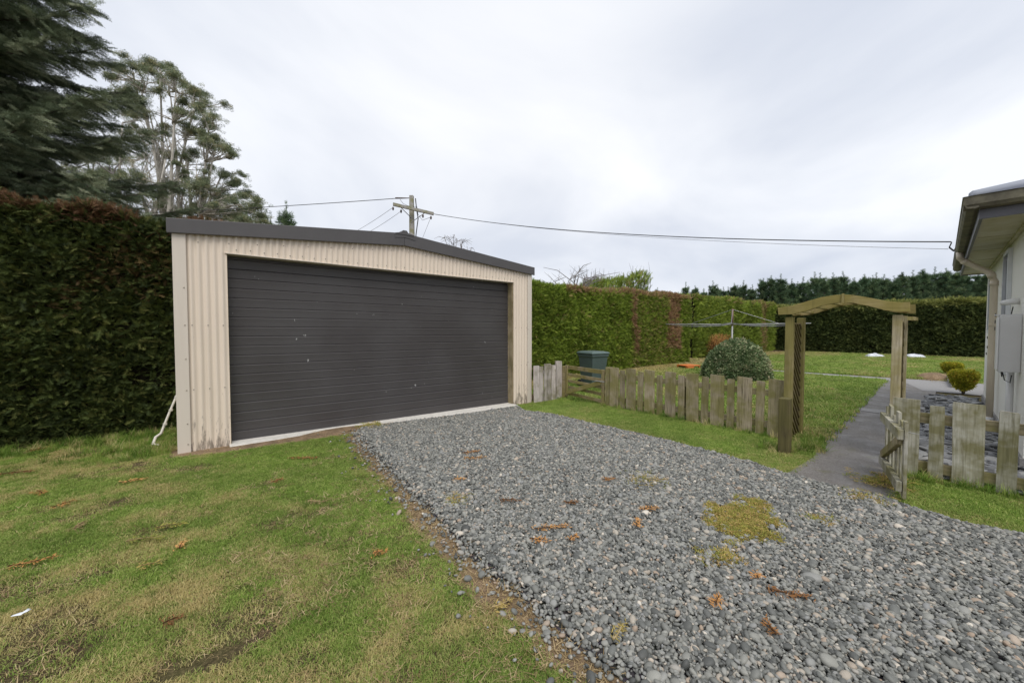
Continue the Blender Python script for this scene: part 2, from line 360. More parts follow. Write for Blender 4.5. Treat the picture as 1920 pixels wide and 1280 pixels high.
# ------------------------------------------------------------------ scatter (geometry nodes) for stuff and foliage
_groups = {}
def gn_group(protos):
    key = tuple(p.name for p in protos)
    if key in _groups: return _groups[key]
    g = bpy.data.node_groups.new('scatter', 'GeometryNodeTree')
    g.interface.new_socket('Geometry', in_out='INPUT', socket_type='NodeSocketGeometry'); g.interface.new_socket('Geometry', in_out='OUTPUT', socket_type='NodeSocketGeometry')
    gi = g.nodes.new('NodeGroupInput'); go = g.nodes.new('NodeGroupOutput'); jn = g.nodes.new('GeometryNodeJoinGeometry')
    def at(name, typ):
        n = g.nodes.new('GeometryNodeInputNamedAttribute'); n.data_type = typ; n.inputs[0].default_value = name; return n.outputs[0]
    rot = g.nodes.new('FunctionNodeEulerToRotation'); g.links.new(at('rot', 'FLOAT_VECTOR'), rot.inputs[0])
    scl = at('scl', 'FLOAT_VECTOR'); idx = at('idx', 'INT')
    for i, p in enumerate(protos):
        oi = g.nodes.new('GeometryNodeObjectInfo'); oi.inputs[0].default_value = p; oi.inputs[1].default_value = True
        cp = g.nodes.new('FunctionNodeCompare'); cp.data_type = 'INT'; cp.operation = 'EQUAL'
        ii = [s for s in cp.inputs if s.type == 'INT']; g.links.new(idx, ii[0]); ii[1].default_value = i
        ip = g.nodes.new('GeometryNodeInstanceOnPoints')
        g.links.new(gi.outputs[0], ip.inputs['Points']); g.links.new(cp.outputs[0], ip.inputs['Selection']); g.links.new(oi.outputs['Geometry'], ip.inputs['Instance'])
        g.links.new(rot.outputs[0], ip.inputs['Rotation']); g.links.new(scl, ip.inputs['Scale']); g.links.new(ip.outputs[0], jn.inputs[0])
    g.links.new(jn.outputs[0], go.inputs[0]); _groups[key] = g; return g
def scatter(name, protos, P, rot, scl, tint=None, parent=None, local=False):
    P = np.asarray(P, float); n = len(P)
    off = np.zeros(3) if (parent is None or local) else np.array(woff(parent))
    me = bpy.data.meshes.new(name); me.vertices.add(n); me.vertices.foreach_set('co', (P - off).astype(np.float32).ravel())
    scl = np.asarray(scl, float); scl = np.repeat(scl[:, None], 3, 1) if scl.ndim == 1 else scl
    for an, ty, key, d in (('rot', 'FLOAT_VECTOR', 'vector', np.asarray(rot, np.float32).ravel()), ('scl', 'FLOAT_VECTOR', 'vector', scl.astype(np.float32).ravel()),
                           ('idx', 'INT', 'value', rng.integers(0, len(protos), n).astype(np.int32)), ('tint', 'FLOAT', 'value', (np.zeros(n) if tint is None else np.asarray(tint)).astype(np.float32))):
        me.attributes.new(an, ty, 'POINT').data.foreach_set(key, d)
    o = obj(name, me, parent); o['kind'] = 'stuff'
    for p in protos:
        if p.data.materials[0].name not in [m.name for m in me.materials]: me.materials.append(p.data.materials[0])
    md = o.modifiers.new('scatter', 'NODES'); md.node_group = gn_group(protos)
    return o
def proto(name, mb, m, smooth=False): return bpy.data.objects.new(name, mb.mesh(name, m, smooth, fixn=False))
def eul(Yd, roll=None):
    """rotations that bring +Y to directions Yd (n,3) with random roll about it; the sheet normal (+Z) prefers up when roll is small"""
    Yd = Yd / np.linalg.norm(Yd, axis=1, keepdims=True); n = len(Yd)
    up = np.tile([0, 0, 1.], (n, 1)); up[np.abs(Yd[:, 2]) > .97] = [1, 0, 0]
    X = np.cross(Yd, up); X /= np.linalg.norm(X, axis=1, keepdims=True); Z = np.cross(X, Yd)
    if roll is None: roll = rng.uniform(0, 2 * np.pi, n)
    c, s = np.cos(roll)[:, None], np.sin(roll)[:, None]
    X2 = X * c + Z * s; Z2 = Z * c - X * s
    return np.stack([np.arctan2(Yd[:, 2], Z2[:, 2]), -np.arcsin(np.clip(X2[:, 2], -1, 1)), np.arctan2(X2[:, 1], X2[:, 0])], 1)
def rdir(n):
    d = rng.normal(size=(n, 3)); return d / np.linalg.norm(d, axis=1, keepdims=True)
def leafquad(mb, p, d, nrm, L, W):
    p, d, nrm = Vector(p), Vector(d).normalized(), Vector(nrm); s = d.cross(nrm)
    s = s.normalized() if s.length > 1e-6 else d.orthogonal().normalized()
    k = len(mb.v); mb.v += [tuple(p), tuple(p + d * L * .45 + s * W / 2), tuple(p + d * L), tuple(p + d * L * .45 - s * W / 2)]; mb.f.append((k, k + 1, k + 2, k + 3))
def rv(a=1.): return Vector((random.uniform(-a, a), random.uniform(-a, a), random.uniform(-a, a)))
# cypress spray: feathery flat fan growing along +Y, unit length
def cypress(seed, m, n=9, wide=.2):
    random.seed(seed); mb = MB()
    leafquad(mb, (0, 0, 0), (0, 1, 0), (0, 0, 1), 1, .07)
    for i in range(n):
        t = .08 + .84 * i / n
        for s in (-1, 1):
            L = (wide * (1 - t) + .13) * random.uniform(.75, 1.15); d = Vector((s * .75, .75, random.uniform(-.2, .2)))
            p = Vector((0, t, 0)); leafquad(mb, p, d, rv(.8) + Vector((0, 0, 1)), L, .04)
            if L > .3:
                for q in (.45, .7):
                    leafquad(mb, p + d.normalized() * L * q, Vector((s * .2, 1, random.uniform(-.3, .3))), rv(.8) + Vector((0, 0, 1)), L * .5, .04)
    return proto('cypress_spray', mb, m)
P_hd = [cypress(i, M['hedge_dark']) for i in range(3)]; P_hg = [cypress(i + 5, M['hedge_green']) for i in range(3)]; P_hf = [cypress(i + 9, M['hedge_far']) for i in range(2)]
P_dead = [cypress(i + 20, M['dead'], 7, .3) for i in range(2)]
def spruce_spray(seed):
    random.seed(seed); mb = MB()
    def twig(p, d, L):
        p, d = Vector(p), Vector(d).normalized(); k = int(L / .05) + 2
        for i in range(k):
            q = p + d * L * i / k
            for s in range(3):
                a = random.uniform(0, 6.28); o = d.orthogonal().normalized(); o = (Matrix.Rotation(a, 3, d) @ o)
                leafquad(mb, q, d * .8 + o, d.cross(o), .085, .017)
        leafquad(mb, p, d, (0, 0, 1), L, .012)
    twig((0, 0, 0), (0, 1, 0), 1)
    for i in range(6):
        t = .1 + .13 * i
        for s in (-1, 1): twig((0, t, 0), (s * .8, .8, random.uniform(-.15, .2)), (.5 - .42 * t) * random.uniform(.8, 1.15))
    return proto('spruce_spray', mb, M['spruce'])
P_sp = [spruce_spray(i) for i in range(3)]
def leafball(seed, m, n, L, W, droop=0., flat=1.):
    random.seed(seed); mb = MB()
    for i in range(n):
        d = rv().normalized(); p = Vector((d.x, d.y, d.z * flat)) * random.uniform(.3, 1) ** .5 * .5
        e = d * .7 + rv(.6) + Vector((0, 0, -droop)); leafquad(mb, p, e, rv(), L * random.uniform(.7, 1.3), W)
    return proto('leaf_cluster', mb, m)
P_gum = [leafball(i, M['gum'], 60, .24, .06, .7, .6) for i in range(3)]
P_bush = [leafball(i + 7, M['bush'], 30, .36, .20) for i in range(3)]
P_gold = [leafball(i + 11, M['gold'], 30, .36, .2) for i in range(2)]
P_deadb = [leafball(i + 15, M['dead'], 26, .45, .05) for i in range(2)]
def pinetuft(seed):
    random.seed(seed); mb = MB()
    for i in range(44):
        d = rv().normalized(); d.y = abs(d.y) * .9 + .25; leafquad(mb, (0, random.uniform(-.3, .25), 0), d, rv(), .62 * random.uniform(.7, 1.2), .045)
    return proto('pine_tuft', mb, M['pine'])
P_pine = [pinetuft(i) for i in range(3)]
def grassclump(seed, m, n, h, r, w, lean=.6):
    random.seed(seed); mb = MB()
    for i in range(n):
        a = random.uniform(0, 6.28); rr = r * math.sqrt(random.random()); p = Vector((rr * math.cos(a), rr * math.sin(a), -.004))
        a2 = random.uniform(0, 6.28); o = Vector((math.cos(a2), math.sin(a2), 0)); hh = h * random.uniform(.5, 1.2); l = lean * random.uniform(.2, 1.4)
        s = Vector((-o.y, o.x, 0)) * w / 2; m1 = p + Vector((0, 0, hh * .6)) + o * hh * l * .35; t = p + Vector((0, 0, hh)) + o * hh * l
        k = len(mb.v); mb.v += [tuple(p - s), tuple(p + s), tuple(m1 + s * .8), tuple(m1 - s * .8), tuple(t)]; mb.f += [(k, k + 1, k + 2, k + 3), (k + 3, k + 2, k + 4)]
    return proto('grass_clump', mb, m)
P_gr = [grassclump(i, M['grass'], 44, .013, .052, .0025, 1.4) for i in range(4)]
P_grf = [grassclump(i + 30, M['grass'], 30, .05, .14, .012, 1.0) for i in range(3)]
P_lg = [grassclump(i + 40, M['long_grass'], 26, .16, .07, .006, 1.0) for i in range(3)]
P_st = [grassclump(i + 50, M['straw'], 12, .008, .05, .004, 6.) for i in range(3)]
P_mo = [grassclump(i + 60, M['moss'], 40, .007, .04, .0055, 1.6) for i in range(2)]
def pebbles(seed, m, sub=2, flat=.5, rough=.2):
    bm = bmesh.new(); bmesh.ops.create_icosphere(bm, subdivisions=sub, radius=.5); random.seed(seed); k = [rv(1) for _ in range(5)]
    fx, fy = random.uniform(.75, 1.2), random.uniform(.6, .9)
    for q in bm.verts:
        d = q.co.normalized(); s = 1 + rough * sum(math.sin(2.3 * d.dot(a) + i) for i, a in enumerate(k)) / 3
        q.co = Vector((d.x * fx, d.y * fy, d.z * flat)) * .5 * s
    me = bpy.data.meshes.new('pebble'); bm.to_mesh(me); bm.free(); me.shade_smooth(); me.materials.append(m); return bpy.data.objects.new('pebble', me)
P_pb = [pebbles(i, M['pebble'], 2, random.uniform(.34, .6)) for i in range(6)]
P_sl = [pebbles(i + 9, M['slate'], 2, .26, .3) for i in range(4)]

# ================================================================== THE SETTING
def poly_sheet(poly, z):
    mb = MB(); mb.v = [(p[0], p[1], z) for p in poly]; mb.f = [tuple(range(len(poly)))]; return mb
def pix_poly(pts, z=0): return [tuple(ground(x, y, z)[:2]) for x, y in pts]
def inpoly(P, poly):
    x, y = P[:, 0], P[:, 1]; r = np.zeros(len(P), bool); n = len(poly)
    for i in range(n):
        (x0, y0), (x1, y1) = poly[i], poly[(i + 1) % n]
        c = ((y0 > y) != (y1 > y)) & (x < (x1 - x0) * (y - y0) / ((y1 - y0) if y1 != y0 else 1e-9) + x0); r ^= c
    return r
def dline(P, line):
    d = np.full(len(P), 1e9)
    for a, b_ in zip(line[:-1], line[1:]):
        a = np.array(a); e = np.array(b_) - a; t = np.clip(((P[:, :2] - a) @ e) / (e @ e), 0, 1); d = np.minimum(d, np.linalg.norm(P[:, :2] - a - t[:, None] * e, axis=1))
    return d
# ground sheet: fine grid near, reaching the horizon
xs = np.concatenate([[-600, -200, -60, -20], np.arange(-8, 9, .25), [12, 20, 40, 90, 250, 700]]); ys = np.concatenate([[-300, -60, -12], np.arange(-4, 10.1, .25), [14, 22, 50, 120, 300, 700]])
g = MB().sheet([[(x, y, float(gz(x, y)) - .004) for y in ys] for x in xs])
struct('ground', g, M['ground'])
left_edge = pix_poly([(668, 812), (700, 850), (752, 905), (800, 955), (850, 1005), (885, 1050), (960, 1108), (1020, 1160), (1080, 1215), (1170, 1280)]) + [(1.30, .4), (1.22, -.6), (1.25, -3)]
right_edge = pix_poly([(985, 765), (1100, 793), (1200, 815), (1300, 840), (1400, 866), (1470, 889), (1560, 912), (1650, 932), (1700, 951), (1800, 980), (1920, 1005)]) + [(4.55, -1.2), (4.6, -3)]
drive = left_edge[::-1] + [(1.95, 5.93), (5.10, 5.93)] + right_edge
verge_right = right_edge
def sheet_on_ground(name, poly, z, m, step=.25):
    """a sheet cut from a grid inside poly, following the ground"""
    me = bpy.data.meshes.new(name); bm = bmesh.new()
    f = bm.faces.new([bm.verts.new((p[0], p[1], 0)) for p in poly])
    mnx, mxx = min(p[0] for p in poly), max(p[0] for p in poly); mny, mxy = min(p[1] for p in poly), max(p[1] for p in poly)
    for ax, lo, hi in ((0, mnx, mxx), (1, mny, mxy)):
        q = math.floor(lo / step) * step + step
        while q < hi:
            co = [0, 0, 0]; no = [0, 0, 0]; co[ax] = q; no[ax] = 1
            bmesh.ops.bisect_plane(bm, geom=bm.verts[:] + bm.edges[:] + bm.faces[:], plane_co=co, plane_no=no, dist=1e-5); q += step
    for v_ in bm.verts: v_.co.z = float(gz(v_.co.x, v_.co.y)) + z
    bmesh.ops.recalc_face_normals(bm, faces=bm.faces)
    if sum(f_.normal.z for f_ in bm.faces) < 0: bmesh.ops.reverse_faces(bm, faces=bm.faces)
    bm.to_mesh(me); bm.free(); me.materials.append(m)
    return tag(obj(name, me), None, None, None, 'structure')
random.seed(3)
def jit(line, a, out=0.):
    r = []
    for i, (p, q) in enumerate(zip(line[:-1], line[1:])):
        p, q = np.array(p), np.array(q); n = max(1, int(np.linalg.norm(q - p) / .12)); e = (q - p) / max(1e-9, np.linalg.norm(q - p)); no = np.array([e[1], -e[0]])
        for k in range(n): r.append(tuple(p + (q - p) * k / n + no * (random.uniform(-a, a) + out)))
    return r + [tuple(line[-1])]
dirtpoly = jit(left_edge[::-1], .05, -.17) + [(.3, 5.80), (-.25, 5.95), (-.25, 6.3), (5.75, 6.3), (5.62, 5.92)] + jit(right_edge, .015, -.05)
sheet_on_ground('bare_earth', dirtpoly, .0, M['dirt'])
sheet_on_ground('driveway', drive, .004, M['gravel_bed'])
path_poly = pix_poly([(1472, 890), (1525, 858), (1542, 826), (1572, 797), (1610, 757), (1640, 727), (1657, 711)]) + [(16.1, .55), (9.5, .50), (6.4, .50), (5.6, .46), (4.62, .40)] + pix_poly([(1655, 932), (1560, 911)])
sheet_on_ground('path', path_poly, .008, M['path'], .6)
sheet_on_ground('cross_path', [(15.55, 6.2), (15.6, 1.75), (15.3, 1.2), (13.6, .75), (13.6, -4), (16.6, -4), (16.55, .5), (16.35, 1.8), (16.1, 6.2)], .012, M['pale_concrete'], 1.)
q0, q1 = ground(1612, 771), ground(1612, 765)
sheet_on_ground('path_strip', [(q0[0] + .02, q0[1] - .02), (q1[0], q1[1]), (q1[0] + .02, .52), (q0[0] - .1, .52)], .014, M['pale_concrete'], 1.)
slate_poly = [(5.75, -3.2), (5.75, .36), (6.4, .46), (9.4, .47), (12.4, .62), (12.6, -.05), (8.3, -.5), (6.9, -.75), (6.9, -3.2)]
sheet_on_ground('stone_bed', slate_poly, .004, M['gravel_bed'], .6)

# ---- loose stones
def rect_pts(n, x0, x1, y0, y1): return np.stack([rng.uniform(x0, x1, n), rng.uniform(y0, y1, n)], 1)
def in_view(P, m=.25):   # keeps what can be seen from near the camera position (a wide margin on every side)
    d = P[:, :2]; fz = d @ fwv[:2]; rx = d @ rtv[:2]
    return (fz > .7) & (np.abs(rx) < (fz + .6) * (1.34 + m))
pts = rect_pts(300000, .9, 5.3, -1.6, 6.0); pts = pts[in_view(pts)]
mossc = ground(1395, 975)[:2]; mossd = np.hypot((pts[:, 0] - mossc[0]) / .42, (pts[:, 1] - mossc[1]) / .28) + (fbm(pts[:, 0] * 6, pts[:, 1] * 6, 5) - .5) * 1.2
ins = inpoly(pts, drive)
spill = (~ins) & (rng.random(len(pts)) < .30 * np.exp(-dline(pts, left_edge) / .07))
keep = (ins & (rng.random(len(pts)) < np.where(mossd < .8, .25, 1)) & (rng.random(len(pts)) < sst(-.02, .16, dline(pts, left_edge)) * 1.1 + .10)) | spill
pts = pts[keep]; n = len(pts); s = np.clip(rng.lognormal(math.log(.0205), .38, n), .011, .06)
s *= np.where(rng.random(n) < .004, 1.7, 1)
z = gz(pts[:, 0], pts[:, 1]) + .006 + rng.uniform(0, .020, n)
rot = np.stack([rng.normal(0, .45, n), rng.normal(0, .45, n), rng.uniform(0, 6.28, n)], 1)
tag(scatter('gravel', P_pb, np.column_stack([pts, z]), rot, s), 'loose grey rounded gravel covering the driveway', 'gravel')
pts = rect_pts(14000, 5.7, 12.7, -3.2, .7); pts = pts[inpoly(pts, slate_poly) & in_view(pts)]; pts = pts[rng.random(len(pts)) < .55 + .45 * (pts[:, 0] < 8)]; n = len(pts)
tag(scatter('stone_bed_stones', P_sl, np.column_stack([pts, .02 + rng.uniform(0, .05, n)]), np.stack([rng.normal(0, .22, n), rng.normal(0, .22, n), rng.uniform(0, 6.28, n)], 1), rng.uniform(.07, .19, n)), 'flat grey stones covering the bed beside the house wall', 'stones')

# ---- grass
def lawn(name, label, P, protos, s0, s1, tintf, keepf=None, long=0):
    if keepf is not None: P = P[keepf(P)]
    n = len(P); t = np.clip(tintf(P), 0, 1)
    rot = np.stack([rng.normal(0, .12, n), rng.normal(0, .12, n), rng.uniform(0, 6.28, n)], 1)
    tt = (rng.random(n) < t) * rng.uniform(.5, 1, n) + t * .25
    return tag(scatter(name, protos, np.column_stack([P, gz(P[:, 0], P[:, 1])]), rot, rng.uniform(s0, s1, n), np.clip(tt, 0, 1)), label, 'grass')
GF = 6.11
P = rect_pts(190000, -9, 2.6, .2, 8.4); P = P[in_view(P)]
def left_keep(P):
    d = dline(P, left_edge); ins = inpoly(P, drive) | inpoly(P, dirtpoly)
    soil = fbm(P[:, 0] * 1.9 + 3, P[:, 1] * 2.6, 11); near = sst(2.4, 1.0, P[:, 1] - .3 * P[:, 0])
    bare = sst(.60, .70, soil + .05 * (1 - sst(0, 1.2, P[:, 0] + .2)))
    sx = np.hypot((P[:, 0] - ground(400, 1235)[0]) / .26, (P[:, 1] - ground(400, 1235)[1]) / .07) < 1 + .8 * (fbm(P[:, 0] * 9, P[:, 1] * 9, 4) - .5)
    inside_garage = (P[:, 0] > -.2) & (P[:, 1] > GF - .06)
    return (~ins) & (rng.random(len(P)) > bare * .75) & ~sx & ~inside_garage & (P[:, 1] < 8.0)
def left_tint(P):
    a = fbm(P[:, 0] * .9, P[:, 1] * .9, 21); b2 = fbm(P[:, 0] * 4.5, P[:, 1] * 4.5, 31)
    green = np.exp(-(((P[:, 0] - 1.15) / .55) ** 2 + ((P[:, 1] - 3.6) / 2.2) ** 2)) + .8 * np.exp(-(((P[:, 1] - 5.5) / .7) ** 2)) * (P[:, 0] > -.2)
    return .20 + (a - .5) * 1.3 + (b2 - .5) * 1.9 - .42 * green + .20 * sst(2.6, 1.4, P[:, 1])
lawn('lawn_grass', 'short patchy green and straw coloured grass left of the driveway', P, P_gr, .7, 1.35, left_tint, left_keep)
P = rect_pts(42000, 4.5, 6.5, -2.6, 6.2); P = P[in_view(P)]
fence_foot = lambda P: ~inpoly(P, drive) & ~inpoly(P, path_poly) & ~inpoly(P, slate_poly) & (P[:, 0] < np.where(P[:, 1] < .9, 5.8, 6.5)) & ~((P[:, 1] > 6.02) & (P[:, 0] < 5.65)) & (dline(P, right_edge) > .02 + .05 * rng.random(len(P)))
lawn('verge_grass', 'bright green mown grass strip in front of the picket fences', P, P_gr, .9, 1.7, lambda P: .02 + (fbm(P[:, 0] * 2, P[:, 1] * 2, 3) - .45) * .8 + .35 * np.exp(-dline(P, right_edge) / .12), fence_foot)
P = np.concatenate([rect_pts(30000, 6.4, 16, .6, 8.6), rect_pts(42000, 14, 33, -8, 9.5)]); P = P[in_view(P)]
cp = [(15.5, 6.3), (15.5, 1.2), (13.5, .8), (13.5, -4), (16.7, -4), (16.6, 1.8), (16.2, 6.3)]
moundc = ground(1752, 708)[:2]
def back_keep(P):
    hb = sst(7.0, 8.2, P[:, 1]) * .75 + sst(28.5, 31.5, P[:, 0]) * .5
    return ~inpoly(P, path_poly) & ~inpoly(P, cp) & ~inpoly(P, slate_poly) & (rng.random(len(P)) > hb) & ~((P[:, 1] < .62) & (P[:, 0] < 13.5)) & (np.hypot((P[:, 0] - moundc[0]) / 1.0, (P[:, 1] - moundc[1]) / .42) > 1) & (P[:, 0] < 31.5)
lawn('back_lawn_grass', 'mown green lawn behind the picket fence reaching to the tall hedges', P, P_grf, .7, 1.25, lambda P: .08 + (fbm(P[:, 0] * .6, P[:, 1] * .9, 43) - .5) * 1.3 + .7 * sst(6.6, 8.0, P[:, 1]) + .4 * sst(24, 31, P[:, 0]) * (fbm(P[:, 0], P[:, 1], 8)), back_keep)
# long grass tufts: hedge foot, posts, tufts on the lawn
L = []
def tufts(cx, cy, rx, ry, n): L.append(np.stack([rng.normal(cx, rx, n), rng.normal(cy, ry, n)], 1))
tufts(-1.6, 7.45, 1.5, .22, 420); tufts(-.55, 6.9, .35, .35, 120); tufts(-.5, 6.35, .18, .12, 45); tufts(-4.5, 7.5, 1.5, .3, 250)
q = ground(1512, 845); tufts(q[0] + .2, q[1] + .02, .24, .07, 90); tufts(5.55, 1.52, .08, .10, 30)
for yy in (.05, -.25, -.6, .3): tufts(5.55, yy, .05, .12, 14)
for yy in np.arange(1.8, 4.5, .3): tufts(6.14, yy, .03, .1, 5)
q = ground(1565, 750); tufts(q[0], q[1], .16, .16, 40); q = ground(1480, 748); tufts(q[0], q[1], .3, .3, 25)
for k in range(26): q = ground(random.uniform(60, 640), random.uniform(900, 1250)); tufts(q[0], q[1], .05, .05, 3)
L = np.concatenate(L); ok = ~((L[:, 0] > -.2) & (L[:, 1] > GF - .06) & (L[:, 0] < 5.6)) & ~inpoly(L, drive); L = L[ok]; n = len(L)
tag(scatter('long_grass', P_lg, np.column_stack([L, gz(L[:, 0], L[:, 1])]), np.stack([rng.normal(0, .2, n), rng.normal(0, .2, n), rng.uniform(0, 6.28, n)], 1), np.where(L[:, 0] < 3, np.where(L[:, 1] < 6, .24, .62), .6) * rng.uniform(.6, 1.2, n), (rng.random(n) < .25) * .8), 'longer uncut grass tufts at hedge foot and fence posts', 'grass')
# straw and dry litter
P = np.concatenate([rect_pts(5200, -7, 2.4, .8, 7.8), rect_pts(9000, .2, 2.6, .6, 6.1)]); P = P[in_view(P)]
dl = dline(P, left_edge); k1 = (~inpoly(P, drive)) & (rng.random(len(P)) < np.where((dl < .22), .9, .05 + .5 * (fbm(P[:, 0] * 2.2, P[:, 1] * 2.2, 77) > .58))) & ~((P[:, 0] > -.2) & (P[:, 1] > GF - .05))
L2 = P[k1]; Pb = rect_pts(2600, -3, 1.6, 1.0, 5.6); Pb = Pb[in_view(Pb) & (fbm(Pb[:, 0] * 1.9 + 3, Pb[:, 1] * 2.6, 11) > .57) & ~inpoly(Pb, drive)]; L2 = np.concatenate([L2, Pb]); P = rect_pts(2200, 8, 30, 6.6, 8.3); L2 = np.concatenate([L2, P, np.stack([rng.normal(moundc[0], .5, 500), rng.normal(moundc[1], .2, 500)], 1)]); n = len(L2)
tag(scatter('dry_litter', P_st, np.column_stack([L2, gz(L2[:, 0], L2[:, 1]) + .006]), np.stack([rng.normal(0, .15, n), rng.normal(0, .15, n), rng.uniform(0, 6.28, n)], 1), np.where(L2[:, 0] > 7, 3., .9) * rng.uniform(.6, 1.4, n)), 'dry straw litter strewn on bare earth and lawn', 'litter')
P = rect_pts(20000, mossc[0] - .7, mossc[0] + .8, mossc[1] - .6, mossc[1] + .6)
md_ = np.hypot((P[:, 0] - mossc[0]) / .42, (P[:, 1] - mossc[1]) / .28) + (fbm(P[:, 0] * 6, P[:, 1] * 6, 5) - .5) * 1.2
P = P[(md_ < .9) & (fbm(P[:, 0] * 13, P[:, 1] * 13, 6) + .30 * (.7 - md_) > .45)]
for (px, py, r_, c_) in ((1365, 1050, .04, 60), (1210, 905, .1, 70), (1330, 1045, .05, 40), (855, 940, .06, 60), (1535, 975, .06, 40), (700, 798, .10, 120), (1660, 905, .10, 120), (1625, 935, .08, 90)):
    q = ground(px, py); P = np.concatenate([P, np.stack([rng.normal(q[0], r_, c_), rng.normal(q[1], r_, c_)], 1)])
n = len(P)
tag(scatter('moss', P_mo, np.column_stack([P, gz(P[:, 0], P[:, 1]) + .026]), np.stack([rng.normal(0, .2, n), rng.normal(0, .2, n), rng.uniform(0, 6.28, n)], 1), rng.uniform(.6, 1.3, n)), 'yellow moss growing in patches on the gravel', 'moss')
# low dirt mound
mb = MB(); gr_ = []
for i in range(15):
    r = []
    for j in range(21):
        x = moundc[0] - 1 + 2 * i / 14; y = moundc[1] - .45 + .9 * j / 20; e = max(0, 1 - ((x - moundc[0]) / .95) ** 2 - ((y - moundc[1]) / .42) ** 2)
        r.append((x, y, -.02 + .16 * e ** .7 * (.5 + float(fbm(x * 4, y * 4, 9)))))
    gr_.append(r)
struct('earth_mound', mb.sheet(gr_), M['dirt'], None, True)

# ================================================================== GARAGE
GX0, GX1 = -.165, 5.62; GD_ = 6.4; OX0, OX1 = .358, 5.115; OT = 2.467; EV = 2.64; AX = 2.73; AZ = 2.90
roofz = lambda x: EV + (AZ - EV) * (1 - abs(x - AX) / (GX1 - AX))
ga = thing('garage', 'cream corrugated steel garage with charcoal roller door and low gable roof', 'garage', ((GX0 + GX1) / 2, GF, 0))
PIT_C = .0762
def corr(x0, x1, zb, zt, y, along='x', inward=1, sub=8):
    k = max(2, int(round((x1 - x0) / PIT_C * sub))); rows = [[], []]
    for i in range(k + 1):
        x = x0 + (x1 - x0) * i / k; a = .0105 * math.cos(2 * math.pi * x / PIT_C)
        for r_, z in ((0, zb(x)), (1, zt(x))):
            rows[r_].append((x, y - a * inward, z) if along == 'x' else (y - a * inward, x, z))
    return MB().sheet(rows)
base = lambda x: float(gz(x, GF)) - .05
part('wall_sheet', corr(GX0 + .115, OX0, base, lambda x: roofz(x) + .05, GF), M['cream'], ga, True)
part('wall_sheet', corr(OX1, GX1 - .10, base, lambda x: roofz(x) + .05, GF), M['cream'], ga, True)
part('wall_sheet', corr(OX0, OX1, lambda x: OT, lambda x: roofz(x) + .05, GF), M['cream'], ga, True)
part('corner_flashing', MB().prism([(GX0, GF - .022), (GX0 + .125, GF - .022), (GX0 + .125, GF - .010), (GX0 + .012, GF - .010), (GX0 + .012, GF + .12), (GX0, GF + .12)], 'z', -.08, EV + .06), M['cream_flat'], ga)
part('corner_flashing', MB().prism([(GX1 - .12, GF - .022), (GX1, GF - .022), (GX1, GF + .12), (GX1 - .012, GF + .12), (GX1 - .012, GF - .010), (GX1 - .12, GF - .010)], 'z', -.15, EV + .06), M['cream_flat'], ga)
part('side_wall', corr(GF + .1, GF + GD_, lambda y: -.1, lambda y: EV, GX0 + .016, 'y', 1, 4), M['cream'], ga, True)
part('side_wall', corr(GF + .1, GF + GD_, lambda y: -.1, lambda y: EV, GX1 - .016, 'y', -1, 4), M['cream'], ga, True)
part('rear_wall', corr(GX0 + .02, GX1 - .02, lambda x: -.1, roofz, GF + GD_, 'x', -1, 4), M['cream'], ga, True)
# roof sheets (corrugated along the slope) and barge / ridge flashings
for s_, (xa, xb) in (('l', (GX0 - .045, AX)), ('r', (AX, GX1 + .045))):
    rows = [[], []]; k = int((GD_ + .2) / PIT_C * 4)
    for i in range(k + 1):
        y = GF - .03 + (GD_ + .2) * i / k; a = .0085 * math.cos(2 * math.pi * y / PIT_C)
        rows[0].append((xa, y, roofz(max(min(xa, GX1), GX0)) + .16 + a)); rows[1].append((xb, y, roofz(max(min(xb, GX1), GX0)) + .16 + a))
    part('roof_sheet', MB().sheet(rows), M['charcoal'], ga, True)
def barge(x0, z0b, z0t, x1, z1b, z1t):
    return MB().quad_strip_rings([[(x0, GF - .06, z0b), (x0, GF - .03, z0b), (x0, GF - .03, z0t), (x0, GF - .06, z0t)], [(x1, GF - .06, z1b), (x1, GF - .03, z1b), (x1, GF - .03, z1t), (x1, GF - .06, z1t)]])
part('barge_flashing', barge(-.21, 2.628, 2.80, AX - .001, 2.878, 3.085), M['charcoal'], ga, bev=.006)
part('barge_flashing', barge(AX + .001, 2.878, 3.085, 5.672, 2.655, 2.82), M['charcoal'], ga, bev=.006)
mb = MB(); mb.quad_strip_rings([[(AX - .16, GF - .062, 3.005), (AX - .16, GF + GD_, 3.06), (AX, GF + GD_, 3.12), (AX, GF - .075, 3.10)], [(AX + .001, GF - .075, 3.065), (AX + .001, GF + GD_, 3.1), (AX + .17, GF + GD_, 3.05), (AX + .17, GF - .062, 2.99)]], True, True)
mb = MB(); pr = [(AX - .16, 3.068), (AX - .06, 3.088), (AX - .03, 3.125), (AX + .03, 3.125), (AX + .06, 3.088), (AX + .16, 3.068), (AX + .16, 3.055), (AX - .16, 3.055)]
part('ridge_cap', mb.prism(pr, 'y', GF - .075, GF + GD_ + .1), M['charcoal'], ga)
mb = MB().prism([(AX - .17, 2.99), (AX, 3.015), (AX + .19, 2.985), (AX + .19, 3.05), (AX, 3.083), (AX - .17, 3.062)], 'y', GF - .066, GF - .061)
part('ridge_patch', mb, M['charcoal'], ga)
